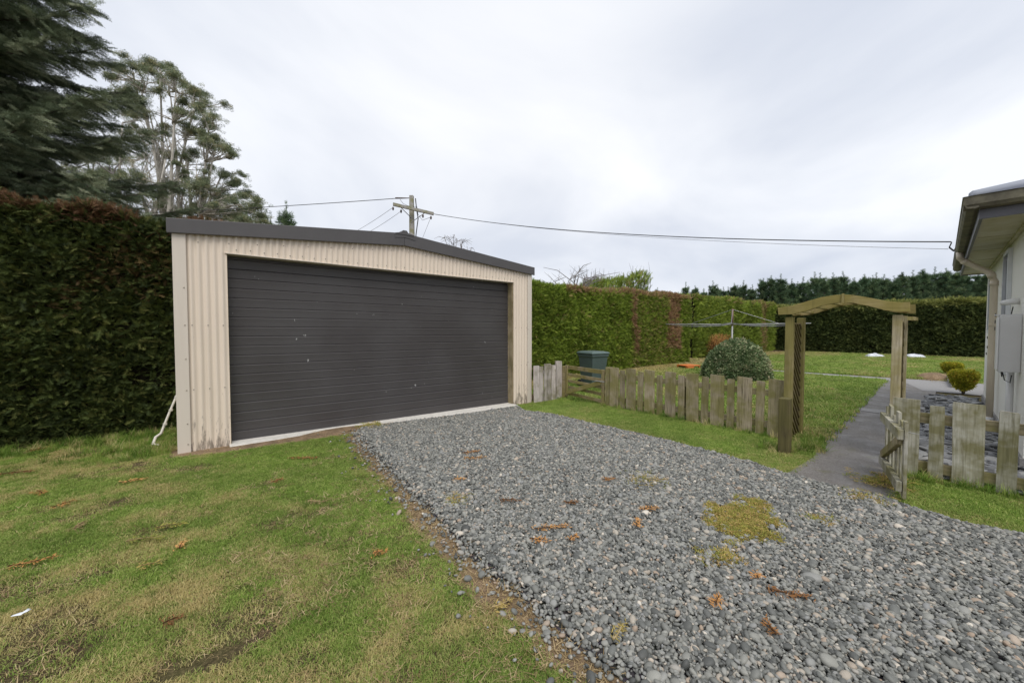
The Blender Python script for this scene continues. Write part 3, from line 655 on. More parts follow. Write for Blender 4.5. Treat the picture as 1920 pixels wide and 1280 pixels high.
# opening: timber jamb, head, sill, door with slats
RC = .16
part('jamb', MB().box((OX1 - .012, GF + .012, -.12), (OX1 + .03, GF + RC + .03, OT)), M['jamb_wood'], ga)
part('jamb', MB().box((OX0 - .03, GF + .012, -.05), (OX0 + .004, GF + RC + .03, OT)), M['jamb_wood'], ga)
part('head_flashing', MB().box((OX0 - .02, GF - .014, OT - .006), (OX1 + .02, GF + RC + .03, OT + .004)), M['cream_flat'], ga)
mb = MB(); z0 = .012
mb.quad_strip_rings([[(OX0 - .02, GF - .10, -.09), (OX0 - .02, GF + RC + .1, -.09), (OX0 - .02, GF + RC + .1, z0 + .01), (OX0 - .02, GF - .08, z0)], [(OX1 + .03, GF - .14, -.16), (OX1 + .03, GF + RC + .1, -.16), (OX1 + .03, GF + RC + .1, -.05), (OX1 + .03, GF - .12, -.062)]])
part('concrete_sill', mb, M['sill'], ga, bev=.01)
dr = obj('roller_door', MB().box((OX0 - .02, GF + RC + .012, -.1), (OX1 + .01, GF + RC + .03, OT)).mesh('roller_door', M['door'], False, woff(ga)), ga)
NS = 19; sh = 2.41 / NS; W_ = OX1 - OX0 + .01
prof = [(.0, .0005), (-.003, .001), (-.010, .0045), (-.014, sh * .5), (-.0195, sh - .014), (-.0185, sh - .011), (-.004, sh - .002), (.0, sh - .0003)]
mb = MB(); mb.sheet([[(x, p[0], p[1]) for p in prof] for x in np.linspace(0, W_, 13)])
slat = mb.mesh('door_slat', M['door'], False)
for i in range(NS):
    o = obj('slat', slat, dr, Vector((OX0 - .008, GF + RC + .01, .0 + i * sh + .012)) - woff(dr), (0, R(.55) * (1 - i / NS) * 1.3, 0))
part('bottom_rail', MB().quad_strip_rings([[(OX0 - .01, GF + RC - .012, .0), (OX0 - .01, GF + RC + .01, .0), (OX0 - .01, GF + RC + .01, .03), (OX0 - .01, GF + RC - .012, .03)], [(OX1, GF + RC - .012, -.05), (OX1, GF + RC + .01, -.05), (OX1, GF + RC + .01, -.025), (OX1, GF + RC - .012, -.025)]]), M['charcoal'], dr)
# screws
sm_ = MB(); sm_.tube([(0, 0, 0), (0, -.004, 0), (0, -.008, 0)], [.0075, .007, .004], 8); sme = sm_.mesh('screw', M['screw'], True)
spots = [(GX0 + .098, z) for z in (.1, .35, .76, 1.14, 1.55, 2.0)] + [(GX1 - .105, z) for z in (.2, .8, 1.5)]
crest = lambda x: round(x / PIT_C) * PIT_C
for z in (.76, 1.55):
    spots += [(crest(x), z) for x in (.01, .17, .32)] + [(crest(x), z - .02) for x in (5.2, 5.35, 5.48)]
spots += [(crest(x), OT + .05 + .01 * (k % 2)) for k, x in enumerate(np.arange(.45, 5.05, .152))] + [(crest(x), roofz(x) - .10) for x in np.arange(.1, 5.4, .305)]
for x, z in spots: obj('screw', sme, ga, Vector((x, GF - (.009 if GX0 + .12 < x < GX1 - .11 else .022), z)) - woff(ga))

# ================================================================== FENCES AND GATES
def board(w_, h_, t_, seed, taper=0.):
    random.seed(seed); mb = MB(); zz = [0, .25, .5, .75, .97, 1.]
    rings = []
    for k, q in enumerate(zz):
        j = lambda a=.003: random.uniform(-a, a)
        ch = 1 if k < 5 else .97; tl = random.uniform(-.008, .008) if k == 5 else 0
        rings.append([(-t_ / 2 * ch, -w_ / 2 * ch + j(), q * h_ - tl), (t_ / 2 * ch, -w_ / 2 * ch + j(), q * h_ - tl), (t_ / 2 * ch, w_ / 2 * ch + j(), q * h_ + tl), (-t_ / 2 * ch, w_ / 2 * ch + j(), q * h_ + tl)])
    return mb.quad_strip_rings(rings)
def pickets(fence, specs, X, mat_, rot90=False):
    """specs: (centre, width, bottom, top)"""
    cache = {}
    for i, (c, w_, zb, zt) in enumerate(specs):
        key = (round(w_, 2), i % 3)
        if key not in cache: cache[key] = board(w_, 1.0, .024, i + 3).mesh('picket', mat_)
        p = Vector((X + random.uniform(-.003, .003), c, zb)) if not rot90 else Vector((c, X, zb))
        o = obj('picket', cache[key], fence, p - woff(fence), (R(random.uniform(-.7, .7)), R(random.uniform(-.6, .6)), R(90) if rot90 else 0)); o.scale = (1, 1, zt - zb)
FX = 6.2
fence = thing('picket_fence', 'mossy brown picket fence of wide and narrow boards between farm gate and arch', 'fence', (FX, 3.0, 0))
ms = [(4.385, .187, -.03, .768), (4.203, .107, -.03, .724), (4.014, .191, -.04, .772), (3.824, .104, -.04, .735), (3.644, .189, -.03, .775), (3.452, .099, -.03, .703), (3.262, .179, -.03, .779), (3.069, .102, 0, .738), (2.88, .195, -.01, .782), (2.69, .096, -.02, .751), (2.503, .196, -.01, .793), (2.313, .1, 0, .753), (2.122, .196, -.01, .798), (1.925, .096, -.01, .763), (1.729, .192, -.02, .803)]
ms = [(c, w_, zb - .02, zt) for c, w_, zb, zt in ms]
pickets(fence, ms, FX, M['fence_wood'])
for z in (.11, .56): part('rail', MB().box((FX + .014, 1.60, z), (FX + .06, 4.52, z + .09)), M['fence_rail'], fence, bev=.004)
for y in (4.545, 3.03): part('post', MB().box((FX + .0 if y > 4 else FX + .062, y - .05, -.2), (FX + .10 if y > 4 else FX + .16, y + .05, .755 if y > 4 else .70)), M['fence_wood'], fence, bev=.006)
part('gate_post', MB().quad_strip_rings([[(5.50 + a * .055 + dx, 1.432 + c * .058 + dy, z) for a, c in ((-1, -1), (1, -1), (1, 1), (-1, 1))] for z, dx, dy in ((-.1, 0, 0), (.2, .004, .003), (.45, -.002, 0), (.655, 0, .004), (.668, .002, .004))]), M['stub_wood'], fence, bev=.008)
# short fence beside garage
sf = thing('picket_fence', 'short weathered grey picket fence between garage wall and farm gate', 'fence', (6.0, 6.0, -.08))
pickets(sf, [(5.68, .16, -.14, .715), (5.815, .105, -.13, .69), (6.0, .2, -.12, .74), (6.19, .12, -.12, .70), (6.37, .18, -.11, .78)], 5.99, M['fence_grey'], True)
for z in (.08, .52): part('rail', MB().box((5.63, 6.006, z), (6.46, 6.05, z + .085)), M['fence_grey'], sf, bev=.004)
part('post', MB().box((6.40, 6.006 + .046, -.2), (6.50, 6.15, .77)), M['fence_grey'], sf, bev=.006)
part('hinge_post', MB().box((6.465, 5.905, -.2), (6.56, 6.0, .66)), M['gate_wood'], sf, bev=.006)
# farm gate, five rails
G0, G1 = Vector((6.50, 5.86, 0)), Vector((6.255, 4.615, 0))
gt = thing('farm_gate', 'low mossy wooden five rail gate with diagonal brace', 'gate', ((G0 + G1) / 2)[:])
gd = (G1 - G0).normalized(); gn = Vector((gd.y, -gd.x, 0))
if gn.x > 0: gn = -gn
for i, (z, hh) in enumerate(((.06, .035), (.20, .03), (.34, .03), (.48, .034), (.645, .042))):
    part('rail', MB().obox(G0 + Vector((0, 0, z)), G1 + Vector((0, 0, z)), gn * .012, (0, 0, hh)), M['gate_wood'], gt, bev=.003)
for a, zt in ((.02, .69), (1.215, .70)):
    p = G0 + gd * a + gn * .028; part('stile', MB().obox(p + Vector((0, 0, -.0)), p + Vector((0, 0, zt)), gd * .04, gn * .014), M['gate_wood'], gt, bev=.003)
p0, p1 = G0 + gd * .06 + gn * .058 + Vector((0, 0, .08)), G0 + gd * 1.18 + gn * .058 + Vector((0, 0, .44))
part('brace', MB().obox(p0, p1, gn * .014, Vector((0, 0, .045))), M['arch_wood'], gt, bev=.003)
part('latch', MB().tube([p1 + gn * .02 + Vector((0, 0, .02)) - gd * .15, p1 + gn * .02 + Vector((0, 0, .03)) + gd * .12], .012, 6), M['galv'], gt)
# fence right of the wicket gate
RX = 5.66
rf = thing('picket_fence', 'pale weathered picket fence in front of the stone bed by the house', 'fence', (RX, -.2, 0))
pickets(rf, [(.43, .197, -.06, .785), (.211, .1, -.05, .737), (0.0, .2, -.05, .793), (-.222, .113, -.05, .752), (-.44, .2, -.05, .79), (-.66, .11, -.05, .75), (-.88, .2, -.05, .79), (-1.1, .11, -.05, .75)], RX, M['fence_pale'])
for z in (.06, .55): part('rail', MB().box((RX + .016, -1.5, z), (RX + .062, .42, z + .10)), M['fence_rail'], rf, bev=.004)
part('post', MB().box((RX + .016, .425, -.2), (RX + .10, .52, .765)), M['fence_wood'], rf, bev=.006)
# wicket gate, swung open towards the driveway
W0 = Vector(ground(1659, 884)); W1 = Vector(ground(1694, 941)); W0.z = W1.z = 0
wd = (W1 - W0).normalized(); wl = (W1 - W0).length; wnm = Vector((-wd.y, wd.x, 0))
if wnm.y < 0: wnm = -wnm
wg = thing('wicket_gate', 'small open picket gate with diagonal brace beside the path', 'gate', ((W0 + W1) / 2)[:])
for z in (.13, .585): part('rail', MB().obox(W0 + Vector((0, 0, z)) + wnm * .03, W1 + Vector((0, 0, z)) + wnm * .03, wnm * .02, (0, 0, .045)), M['fence_pale'], wg, bev=.004)
part('brace', MB().obox(W0 + wd * .05 + wnm * .03 + Vector((0, 0, .19)), W1 - wd * .04 + wnm * .03 + Vector((0, 0, .53)), wnm * .018, Vector((0, 0, .04))), M['fence_wood'], wg, bev=.004)
for i, (t, wp, zt) in enumerate(((.04, .07, .70), (.24, .12, .735), (.44, .07, .67), (.64, .12, .735), (.82, .07, .68), (.965, .08, .70))):
    c = W0.lerp(W1, t) - wnm * .004
    o = obj('picket', board(wp, 1, .022, i + 40).mesh('picket', M['fence_pale']), wg, c + Vector((0, 0, .03)) - woff(wg), (0, 0, math.atan2(wd.y, wd.x) - R(90))); o.scale = (1, 1, zt - .03)
part('wire_tie', MB().tube([W1 + Vector((0, 0, .62)), W1 + Vector((.05, -.05, .60)), W1 + Vector((.10, -.03, .595)), W1 + Vector((.16, -.07, .58))], .003, 5), M['galv'], wg)

# ================================================================== GARDEN ARCH
AX0, AX1 = 6.10, 6.62
ar = thing('garden_arch', 'timber garden arch with curved top beams and lattice sides over the path', 'arch', (6.35, 1.08, 0))
yL0, yL1 = 1.525, 1.615; yR0, yR1 = .512, .592
def post(x0, y0, y1, m): part('post', MB().box((x0, y0, -.1), (x0 + .075, y1, 1.66)), m, ar, bev=.005)
post(AX0, yL0, yL1, M['arch_wood']); post(AX1, yL0, yL1, M['arch_wood']); post(AX0, yR0, yR1, M['arch_post']); post(AX1, yR0, yR1, M['arch_post'])
topl = [(1458, 577), (1486, 573), (1512, 565), (1540, 557), (1566, 553), (1581, 552), (1600, 553), (1630, 558), (1660, 564), (1690, 567), (1706, 566)]
botl = [(1459, 590), (1488, 589), (1512, 583), (1540, 573), (1566, 568), (1581, 567), (1600, 568), (1630, 574), (1660, 582), (1690, 585), (1706, 585)]
BXF = AX0 - .045
tw = [onX(*p, BXF)[1:] for p in topl]; bw = [onX(*p, BXF)[1:] for p in botl]
def beam(i0, i1, x0, x1): return MB().prism([tuple(p) for p in tw[i0:i1 + 1]] + [tuple(p) for p in bw[i0:i1 + 1][::-1]], 'x', x0, x1)
for x0 in (BXF, AX1 + .076):
    part('top_beam', beam(0, 5, x0, x0 + .043), M['arch_beam'], ar, bev=.003); part('top_beam', beam(5, 10, x0, x0 + .043), M['arch_beam'], ar, bev=.003)
mid = tw[5]; part('joining_plate', MB().box((BXF - .012, mid[0] - .012, bw[5][1] - .004), (BXF - .002, mid[0] + .012, tw[5][1] + .012)), M['arch_wood'], ar)
for k in range(8):
    t = .07 + .86 * k / 7; y = tw[0][0] + (tw[-1][0] - tw[0][0]) * t
    zb_ = np.interp(-y, [-p[0] for p in bw], [p[1] for p in bw]); part('batten', MB().box((BXF + .045, y - .022, zb_ + .012), (AX1 + .074, y + .022, zb_ + .036)), M['arch_wood'], ar)
part('beam_bracket', MB().box((BXF + .05, yR0 - .085, 1.60), (AX1 + .07, yR0 - .04, 1.64)), M['arch_wood'], ar)
def lattice(yc, m):
    xa, xb, za, zb_ = AX0 + .077, AX1 - .002, .04, 1.58; sp = .074; hw = .0085
    for sgn, dy in ((1, .010), (-1, -.010)):
        k = -12
        while True:
            c0 = za + k * sp * 1.414; k += 1
            if c0 > zb_ + (xb - xa): break
            # line z = c0 + sgn*(x-xa) (or mirrored)
            pts_ = []
            for x in (xa, xb):
                pts_.append((x, c0 + (x - xa if sgn > 0 else (xb - x)) ))
            (xA, zA), (xB, zB) = pts_
            def clip(xA, zA, xB, zB):
                for lim, s_ in ((za, 1), (zb_, -1)):
                    dA, dB = (zA - lim) * s_, (zB - lim) * s_
                    if dA < 0 and dB < 0: return None
                    if dA < 0: t = dA / (dA - dB); xA, zA = xA + (xB - xA) * t, lim
                    elif dB < 0: t = dB / (dB - dA); xB, zB = xB + (xA - xB) * t, lim
                return xA, zA, xB, zB
            r = clip(xA, zA, xB, zB)
            if r is None or math.hypot(r[2] - r[0], r[3] - r[1]) < .04: continue
            a, c_ = Vector((r[0], yc + dy, r[1])), Vector((r[2], yc + dy, r[3])); d = (c_ - a).normalized()
            part('lattice_slat', MB().obox(a, c_, d.cross(Vector((0, 1, 0))) * hw * 1.3, Vector((0, .0095, 0))), m, ar)
lattice((yL0 + yL1) / 2, M['lattice']); lattice((yR0 + yR1) / 2, M['lattice'])

# ================================================================== HOUSE
HO = ground(1843, 754); ha = math.atan2(720, 807) - A      # slightly turned against the garage
hs = thing('house', 'white roughcast house with mossy gutter, dark fascia and meter box', 'house', (HO[0], HO[1], 0), ha)
ca, sa = math.cos(ha), math.sin(ha)
def hpix(x, y, yl):    # pixel -> local point on the plane y' = yl
    d = ray(x, y); o_ = CAM - np.array([HO[0], HO[1], 0]); ol = np.array([o_[0] * ca + o_[1] * sa, -o_[0] * sa + o_[1] * ca, o_[2]]); dl_ = np.array([d[0] * ca + d[1] * sa, -d[0] * sa + d[1] * ca, d[2]])
    return ol + dl_ * (yl - ol[1]) / dl_[1]
def hpart(name, mb, m, parent=None, smooth=False, bev=0): return part(name, mb, m, parent or hs, smooth, bev, True)
XN, SOF = -5.85, 2.66
hpart('wall', MB().box((XN, -6, -.1), (0, 0, SOF)), M['stucco'])
hpart('foundation', MB().box((XN - .02, -6.02, -.1), (.02, .022, .16)), M['pale_concrete'])
GY = .46; GZ = 2.85; XE0, XE1 = -6.30, .12
hpart('soffit', MB().box((XE0 + .12, -6.3, SOF - .012), (XE1 - .01, GY - .12, SOF + .004)), M['soffit'])
hpart('soffit_batten', MB().box((XN - .02, .004, SOF - .04), (XE1 - .02, .034, SOF - .0125)), M['soffit'])
for xx in (-4.8, -3.6, -2.4, -1.2): hpart('soffit_joint', MB().box((xx - .012, .04, SOF - .018), (xx + .012, GY - .14, SOF - .0125)), M['soffit'])
hpart('fascia', MB().box((XE0 + .10, GY - .12, SOF - .03), (XE1, GY - .095, GZ - .02)), M['fascia'])
hpart('fascia', MB().box((XE0 + .10, -6.3, SOF - .03), (XE0 + .125, GY - .12, GZ - .02)), M['fascia'])
hpart('barge_board', MB().box((XE1 - .0, -6.3, SOF - .03), (XE1 + .022, GY - .095, GZ + .02)), M['fascia'])
def gutter(a, c_):
    return [(a * .0, GZ - .115), (a * .03, GZ - .125), (a * .085, GZ - .115), (a * .105, GZ - .08), (a * .105, GZ), (a * .115, GZ + .006), (a * .098, GZ + .006), (a * .095, GZ - .07), (a * .08, GZ - .10), (a * .005, GZ - .10)]
gpr = [(GY - .093 + a, z) for a, z in gutter(1, 0)]
g_side = hpart('gutter', MB().prism(gpr, 'x', XE0 - .005, XE1), M['gutter'])
hpart('gutter', MB().prism([(XE0 + .098 - a, z) for a, z in gutter(1, 0)], 'y', -6.3, GY + .015), M['gutter'])
# hip roof of iron, corrugated
rows = []
RZ = GZ - .01; pit = math.tan(R(17))
def roof_face(fn, n_, name='roof_sheet'):
    mb = MB(); mb.sheet([[fn(i / n_, t) for i in range(n_ + 1)] for t in (0, 1)]); return hpart(name, mb, M['roof_iron'], None, True)
e0, e1, e2 = Vector((XE0 + .03, GY - .03, RZ)), Vector((XE1 + .03, GY - .03, RZ)), Vector((XE0 + .03, -6.3, RZ))
r0, r1 = Vector((XE0 + 3.2, -2.9, RZ + 3.2 * pit)), Vector((XE1 + .03, -2.9, RZ + 3.2 * pit))
cg = lambda s_, L_: .008 * math.cos(2 * math.pi * s_ * L_ / .0762)
roof_face(lambda s_, t: tuple(e0.lerp(e1, s_).lerp(r0.lerp(r1, s_), t) + Vector((0, 0, cg(s_, 6.4)))), 340)
roof_face(lambda s_, t: tuple(e0.lerp(e2, s_).lerp(r0, t) + Vector((0, 0, cg(s_, 6.7) * (1 - t)))), 340)
hpart('hip_cap', MB().tube([e0 + Vector((.02, -.02, .03)), r0 + Vector((0, 0, .03))], .05, 8), M['roof_iron'], None, True)
# windows on the side wall
def window(xa, xb, za, zb_):
    f = hpart('window', MB().box((xa, -.05, za), (xb, .012, zb_)), M['frame_blue'])
    t = .05
    hpart('pane', MB().box((xa + t, .0125, za + t), (xb - t, .017, zb_ - t)), M['glass'], f)
    for q in ((xa - .05, za - .05, xa, zb_ + .05), (xb, za - .05, xb + .05, zb_ + .05), (xa, zb_, xb, zb_ + .05), (xa - .0, za - .06, xb, za)):
        hpart('frame', MB().box((q[0], .001, q[1]), (q[2], .04, q[3])), M['frame_white'], f)
def wx(px): return float(hpix(px, 617, 0)[0])
window(wx(1863), wx(1857) + .02, float(hpix(1858, 618, 0)[2]), float(hpix(1858, 527, 0)[2]))
window(wx(1893), wx(1885) + .05, .95, float(hpix(1888, 484, 0)[2]))
# downpipe: from the gutter back to the wall, then down
def h2y(p_):
    P_ = np.array([HO[0] + p_[0] * ca - p_[1] * sa, HO[1] + p_[0] * sa + p_[1] * ca, p_[2]]) - CAM
    return 640 - FPX * (P_ @ upv) / (P_ @ f3)
dpx = float(hpix(1861, 640, .07)[0]); q0 = min((np.array((x_, GY - .03, GZ - .12)) for x_ in np.linspace(XE0, XE1, 400)), key=lambda p_: abs(h2y(p_) - 474))
pts_ = [(float(q0[0]), GY - .03, GZ - .11), (float(q0[0]), GY - .03, GZ - .20), (float(q0[0]) + .05, GY - .07, GZ - .25), (dpx - .04, .12, float(hpix(1862, 519, .08)[2]) + .04), (dpx, .075, float(hpix(1862, 525, .08)[2]) - .03), (dpx, .075, 1.0), (dpx, .075, .10)]
dp = hpart('downpipe', MB().tube(pts_, .041, 14), M['pvc'], None, True)
for k in (2, 3, 4):
    a, c_ = Vector(pts_[k]), Vector(pts_[k]) + (Vector(pts_[k + 1]) - Vector(pts_[k])).normalized() * .07; hpart('pipe_collar', MB().tube([a, c_], .047, 14), M['pvc'], dp, True)
hpart('pipe_bracket', MB().box((dpx - .05, .002, 1.55), (dpx + .05, .118, 1.575)), M['pvc'], dp)
hpart('drain_socket', MB().tube([(dpx, .075, -.05), (dpx, .075, .14)], .06, 14), M['white_paint'], dp, True)
# meter box
mx0, mx1 = float(hpix(1907, 650, .02)[0]), float(hpix(1872, 650, .16)[0]); mz0, mz1 = float(hpix(1890, 712, .16)[2]), float(hpix(1890, 588, .16)[2])
bx = hpart('meter_box', MB().box((mx0, .002, mz0), (mx1, .16, mz1)), M['box_paint'], None, False, .006)
hpart('box_door', MB().box((mx0 + .02, .161, mz0 + .02), (mx1 - .02, .175, mz1 - .02)), M['white_paint'], bx, False, .004)
for z in (.22, .30, .38): hpart('hinge', MB().box((mx0 + .05, .1755, mz0 + z + .25), (mx0 + .07, .182, mz0 + z + .29)), M['black'], bx)
hpart('box_top', MB().box((mx0 - .015, .002, mz1 + .001), (mx1 + .02, .19, mz1 + .016)), M['box_paint'], bx)
hpart('conduit', MB().tube([(mx0 + .12, .05, mz0 + .0), (mx0 + .12, .05, -.05)], .03, 10), M['box_paint'], bx, True)
hpart('loose_wire', MB().tube([(mx0 - .01, .06, mz1 + .10), (mx0 - .018, .08, mz1 - .05), (mx0 - .02, .10, mz1 - .28), (mx0 - .02, .13, mz1 - .42), (mx0 - .02, .12, mz1 - .7), (mx0 - .02, .14, mz0 + .12), (mx0 - .02, .10, mz0 - .1), (mx0 - .01, .06, mz0 - .13), (mx0 - .005, .05, mz0 - .04)], .005, 6), M['cable'], bx)
lx = float(hpix(1899, 565, .05)[0]); lz = float(hpix(1899, 565, .05)[2])
lt = hpart('outdoor_lamp', MB().tube([(lx, 0, lz), (lx, .05, lz), (lx, .10, lz - .01), (lx, .14, lz - .02)], [.035, .035, .032, .02], 12), M['white_paint'], None, True)
for k, (px, py) in enumerate(((1851, 632), (1851, 650), (1849, 662))):
    q = hpix(px, py, .005); hpart('wall_hook', MB().box((q[0] - .05, .001, q[2] - .012), (q[0] + .04, .010, q[2] + .006)).box((q[0] - .055, .001, q[2] - .03), (q[0] - .05, .010, q[2] + .02)), M['black'])
q = hpix(1797, 455, GY - .1)
for k in range(3): hpart('service_cable_end', MB().tube([(q[0] - .15 + .1 * k, GY + .02, q[2] + .02), (q[0] - .1 + .1 * k, GY + .06, q[2] - .10), (q[0] + .1 * k, GY - .02, q[2] - .19), (q[0] + .05 + .08 * k, GY - .10, q[2] - .05 - .05 * k), (q[0] + .1, GY - .11, q[2] + .02)], .011, 6), M['cable'], None, True)
def h2w(p): return np.array([HO[0] + p[0] * ca - p[1] * sa, HO[1] + p[0] * sa + p[1] * ca, p[2]])
cable_end = h2w((q[0] - .1, GY + .03, q[2] + .03))

# ================================================================== POWER POLE AND WIRES
PZ = 24.; pb = dep(774, 640, PZ); pb[2] = 0; ptop = dep(774, 367, PZ)[2]
pp = thing('power_pole', 'grey wooden power pole with tilted crossarm behind the garage', 'power pole', pb)
mb = MB(); px_ = rtv * .145; py_ = fwv * .145
mb.quad_strip_rings([[tuple(pb + px_ * a * k_ + py_ * c_ * k_ + zv * z) for a, c_ in ((-1, -1), (1, -1), (1, 1), (-1, 1))] for z, k_ in ((-.3, 1.25), (ptop * .6, 1.05), (ptop, .82))])
part('shaft', mb, M['pole_wood'], pp, bev=.015)
ca0, ca1 = dep(737, 383, PZ - .9), dep(813, 401, PZ + .1); up_ = Vector(zv)
cdv = Vector(ca1 - ca0).normalized()
part('crossarm', MB().obox(ca0, ca1, cdv.cross(up_).normalized() * .07, up_ * .085), M['pole_wood'], pp)
cm = Vector(pb) + Vector((0, 0, float(dep(774, 392, PZ)[2])))
for a in (-1, 1):
    e_ = Vector(ca0 if a < 0 else ca1).lerp(cm, .42); part('brace', MB().tube([e_ - up_ * .08, Vector(pb) - Vector(fwv) * .15 + Vector((0, 0, cm.z - 1.15 * (.5 if a < 0 else .75)))], .022, 6), M['wire_grey'], pp)
for px, py in ((737, 388), (752, 393), (793, 402), (808, 405)):
    p = Vector(dep(px, py, PZ - .5)); part('insulator', MB().tube([p, p - up_ * .06, p - up_ * .12, p - up_ * .2], [.03, .06, .06, .035], 8), M['ceramic'], pp, True)
e_ = Vector(dep(745, 371.5, PZ)); part('strain_insulator', MB().tube([e_ + Vector(rtv) * .85, e_ + Vector(rtv) * .3, e_, e_ - Vector(rtv) * .12], [.02, .045, .05, .05], 8), M['ceramic'], pp, True)
part('jumper_wire', MB().tube([dep(750, 374, PZ), dep(756, 382, PZ), dep(765, 386, PZ), dep(782, 388, PZ - .2), dep(784, 402, PZ - .3), dep(792, 413, PZ - .3), dep(806, 408, PZ - .2)], .012, 5), M['cable'], pp)
part('pole_cable', MB().tube([dep(779, 372, PZ - .2), dep(781, 392, PZ - .2), dep(784, 410, PZ - .2), dep(780, 440, PZ - .2), dep(780, 520, PZ - .2)], .03, 6), M['cable'], pp)
def wire(name, label, p0, p1, sag, r, m, group=None):
    p0, p1 = np.array(p0, float), np.array(p1, float); mb = MB()
    mb.tube([p0 + (p1 - p0) * t - zv * sag * 4 * t * (1 - t) for t in np.linspace(0, 1, 41)], r, 6)
    return tag(part(name, mb, m, None, True), label, 'cable', group)
wire('service_cable', 'thick black service cable sagging from power pole to house gutter', dep(812, 401, PZ + .1), cable_end, .42, .017, M['cable'])
wire('service_cable', 'thin grey wire sagging beside the thick service cable', dep(815, 402, PZ + .1), cable_end + np.array([.2, .05, -.16]), .35, .007, M['wire_grey'])
wire('power_line', 'dark twisted power line running from pole top past the gum tree', dep(744, 372, PZ), dep(-420, 405, 30), .55, .02, M['cable'])
for px0, py0, px1, py1 in ((737, 389, 640, 448), (752, 396, 668, 447)):
    wire('power_line', 'thin grey line dropping from the crossarm to behind the garage roof', dep(px0, py0, PZ - .5), dep(px1, py1, PZ + 6), .1, .011, M['wire_grey'], 'thin lines dropping behind the garage roof')
wire('stay_wire', 'thin stay wire slanting down from crossarm end to the garage roof line', dep(808, 407, PZ), dep(770, 500, PZ + .5), .02, .009, M['wire_grey'])

# ================================================================== HEDGES
def hedge(name, label, x0, x1, y0, y1, hfun, faces, dens, protos, corem, s0, s1, tintf, amp=.10, topdens=1., holes=None, lie=(1, .1)):
    root = thing(name, label, 'hedge', ((x0 + x1) / 2, (y0 + y1) / 2, 0))
    # bumpy solid core, coloured dark so gaps between the sprays look shaded
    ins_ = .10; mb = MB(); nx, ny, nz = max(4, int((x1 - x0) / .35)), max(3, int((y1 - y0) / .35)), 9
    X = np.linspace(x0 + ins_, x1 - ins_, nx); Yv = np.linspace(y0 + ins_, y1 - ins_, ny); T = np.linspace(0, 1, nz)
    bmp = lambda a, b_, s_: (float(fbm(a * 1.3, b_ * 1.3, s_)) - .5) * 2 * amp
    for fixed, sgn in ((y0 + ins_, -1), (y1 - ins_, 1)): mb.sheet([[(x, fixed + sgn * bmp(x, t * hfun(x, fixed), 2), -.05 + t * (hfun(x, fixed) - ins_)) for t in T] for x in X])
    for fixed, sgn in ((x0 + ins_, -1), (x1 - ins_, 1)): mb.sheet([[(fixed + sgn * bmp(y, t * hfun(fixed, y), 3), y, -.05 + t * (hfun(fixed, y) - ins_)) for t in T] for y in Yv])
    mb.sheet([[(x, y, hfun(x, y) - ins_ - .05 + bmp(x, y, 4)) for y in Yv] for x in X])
    part('shade_core', mb, corem, root, True)
    PP, DD, TT = [], [], []
    def face(n_, pos, nrm):
        PP.append(pos); nn = np.tile(nrm, (n_, 1)).astype(float); DD.append(nn * .5 + rdir(n_) * .6 * lie[0] + np.abs(rng.normal(0, 1, (n_, 1))) * np.array([0, 0, 1.]) * lie[1] + np.cross(nn, [0, 0, 1.]) * rng.normal(0, .5, (n_, 1)) * (1 if lie[1] < .3 else .3)); TT.append(tintf(pos))
    for f in faces:
        if f in ('-y', '+y'):
            n_ = int((x1 - x0) * 3 * dens); x = rng.uniform(x0, x1, n_); yy = y0 if f == '-y' else y1; sg = -1 if f == '-y' else 1
            hh = np.array([hfun(a, yy) for a in x]); zz = rng.uniform(0, 1, n_) * hh; d = (fbm(x * 1.3, zz * 1.3, 2) - .5) * 2 * amp + (fbm(x * 5, zz * 5, 12) - .5) * .12
            face(n_, np.column_stack([x, yy - sg * .03 + sg * d - sg * rng.uniform(0, .12, n_), zz]), (0, sg, 0))
        elif f in ('-x', '+x'):
            n_ = int((y1 - y0) * 3 * dens); y = rng.uniform(y0, y1, n_); xx = x0 if f == '-x' else x1; sg = -1 if f == '-x' else 1
            hh = np.array([hfun(xx, a) for a in y]); zz = rng.uniform(0, 1, n_) * hh; d = (fbm(y * 1.3, zz * 1.3, 3) - .5) * 2 * amp + (fbm(y * 5, zz * 5, 13) - .5) * .12
            face(n_, np.column_stack([xx - sg * .03 + sg * d - sg * rng.uniform(0, .12, n_), y, zz]), (sg, 0, 0))
        else:
            n_ = int((x1 - x0) * (y1 - y0) * dens * topdens); x = rng.uniform(x0, x1, n_); y = rng.uniform(y0, y1, n_)
            zz = np.array([hfun(a, c_) for a, c_ in zip(x, y)]) - .04 + (fbm(x * 1.5, y * 1.5, 4) - .5) * .25
            face(n_, np.column_stack([x, y, zz]), (0, 0, 1))
    P_, D_, T_ = np.concatenate(PP), np.concatenate(DD), np.concatenate(TT)
    if holes is not None: k_ = holes(P_); P_, D_, T_ = P_[k_], D_[k_], T_[k_]
    scatter('foliage', protos, P_, eul(D_, rng.normal(0, .9, len(P_))), rng.uniform(s0, s1, len(P_)), T_, root)
    return root
hL = lambda x, y: 3.13 + .06 * math.sin(x * 1.7) + .12 * (x < -4) - .10 * max(0, min(1, (x + 1.0) / 1.0)) + .05 * math.sin(x * 5.1)
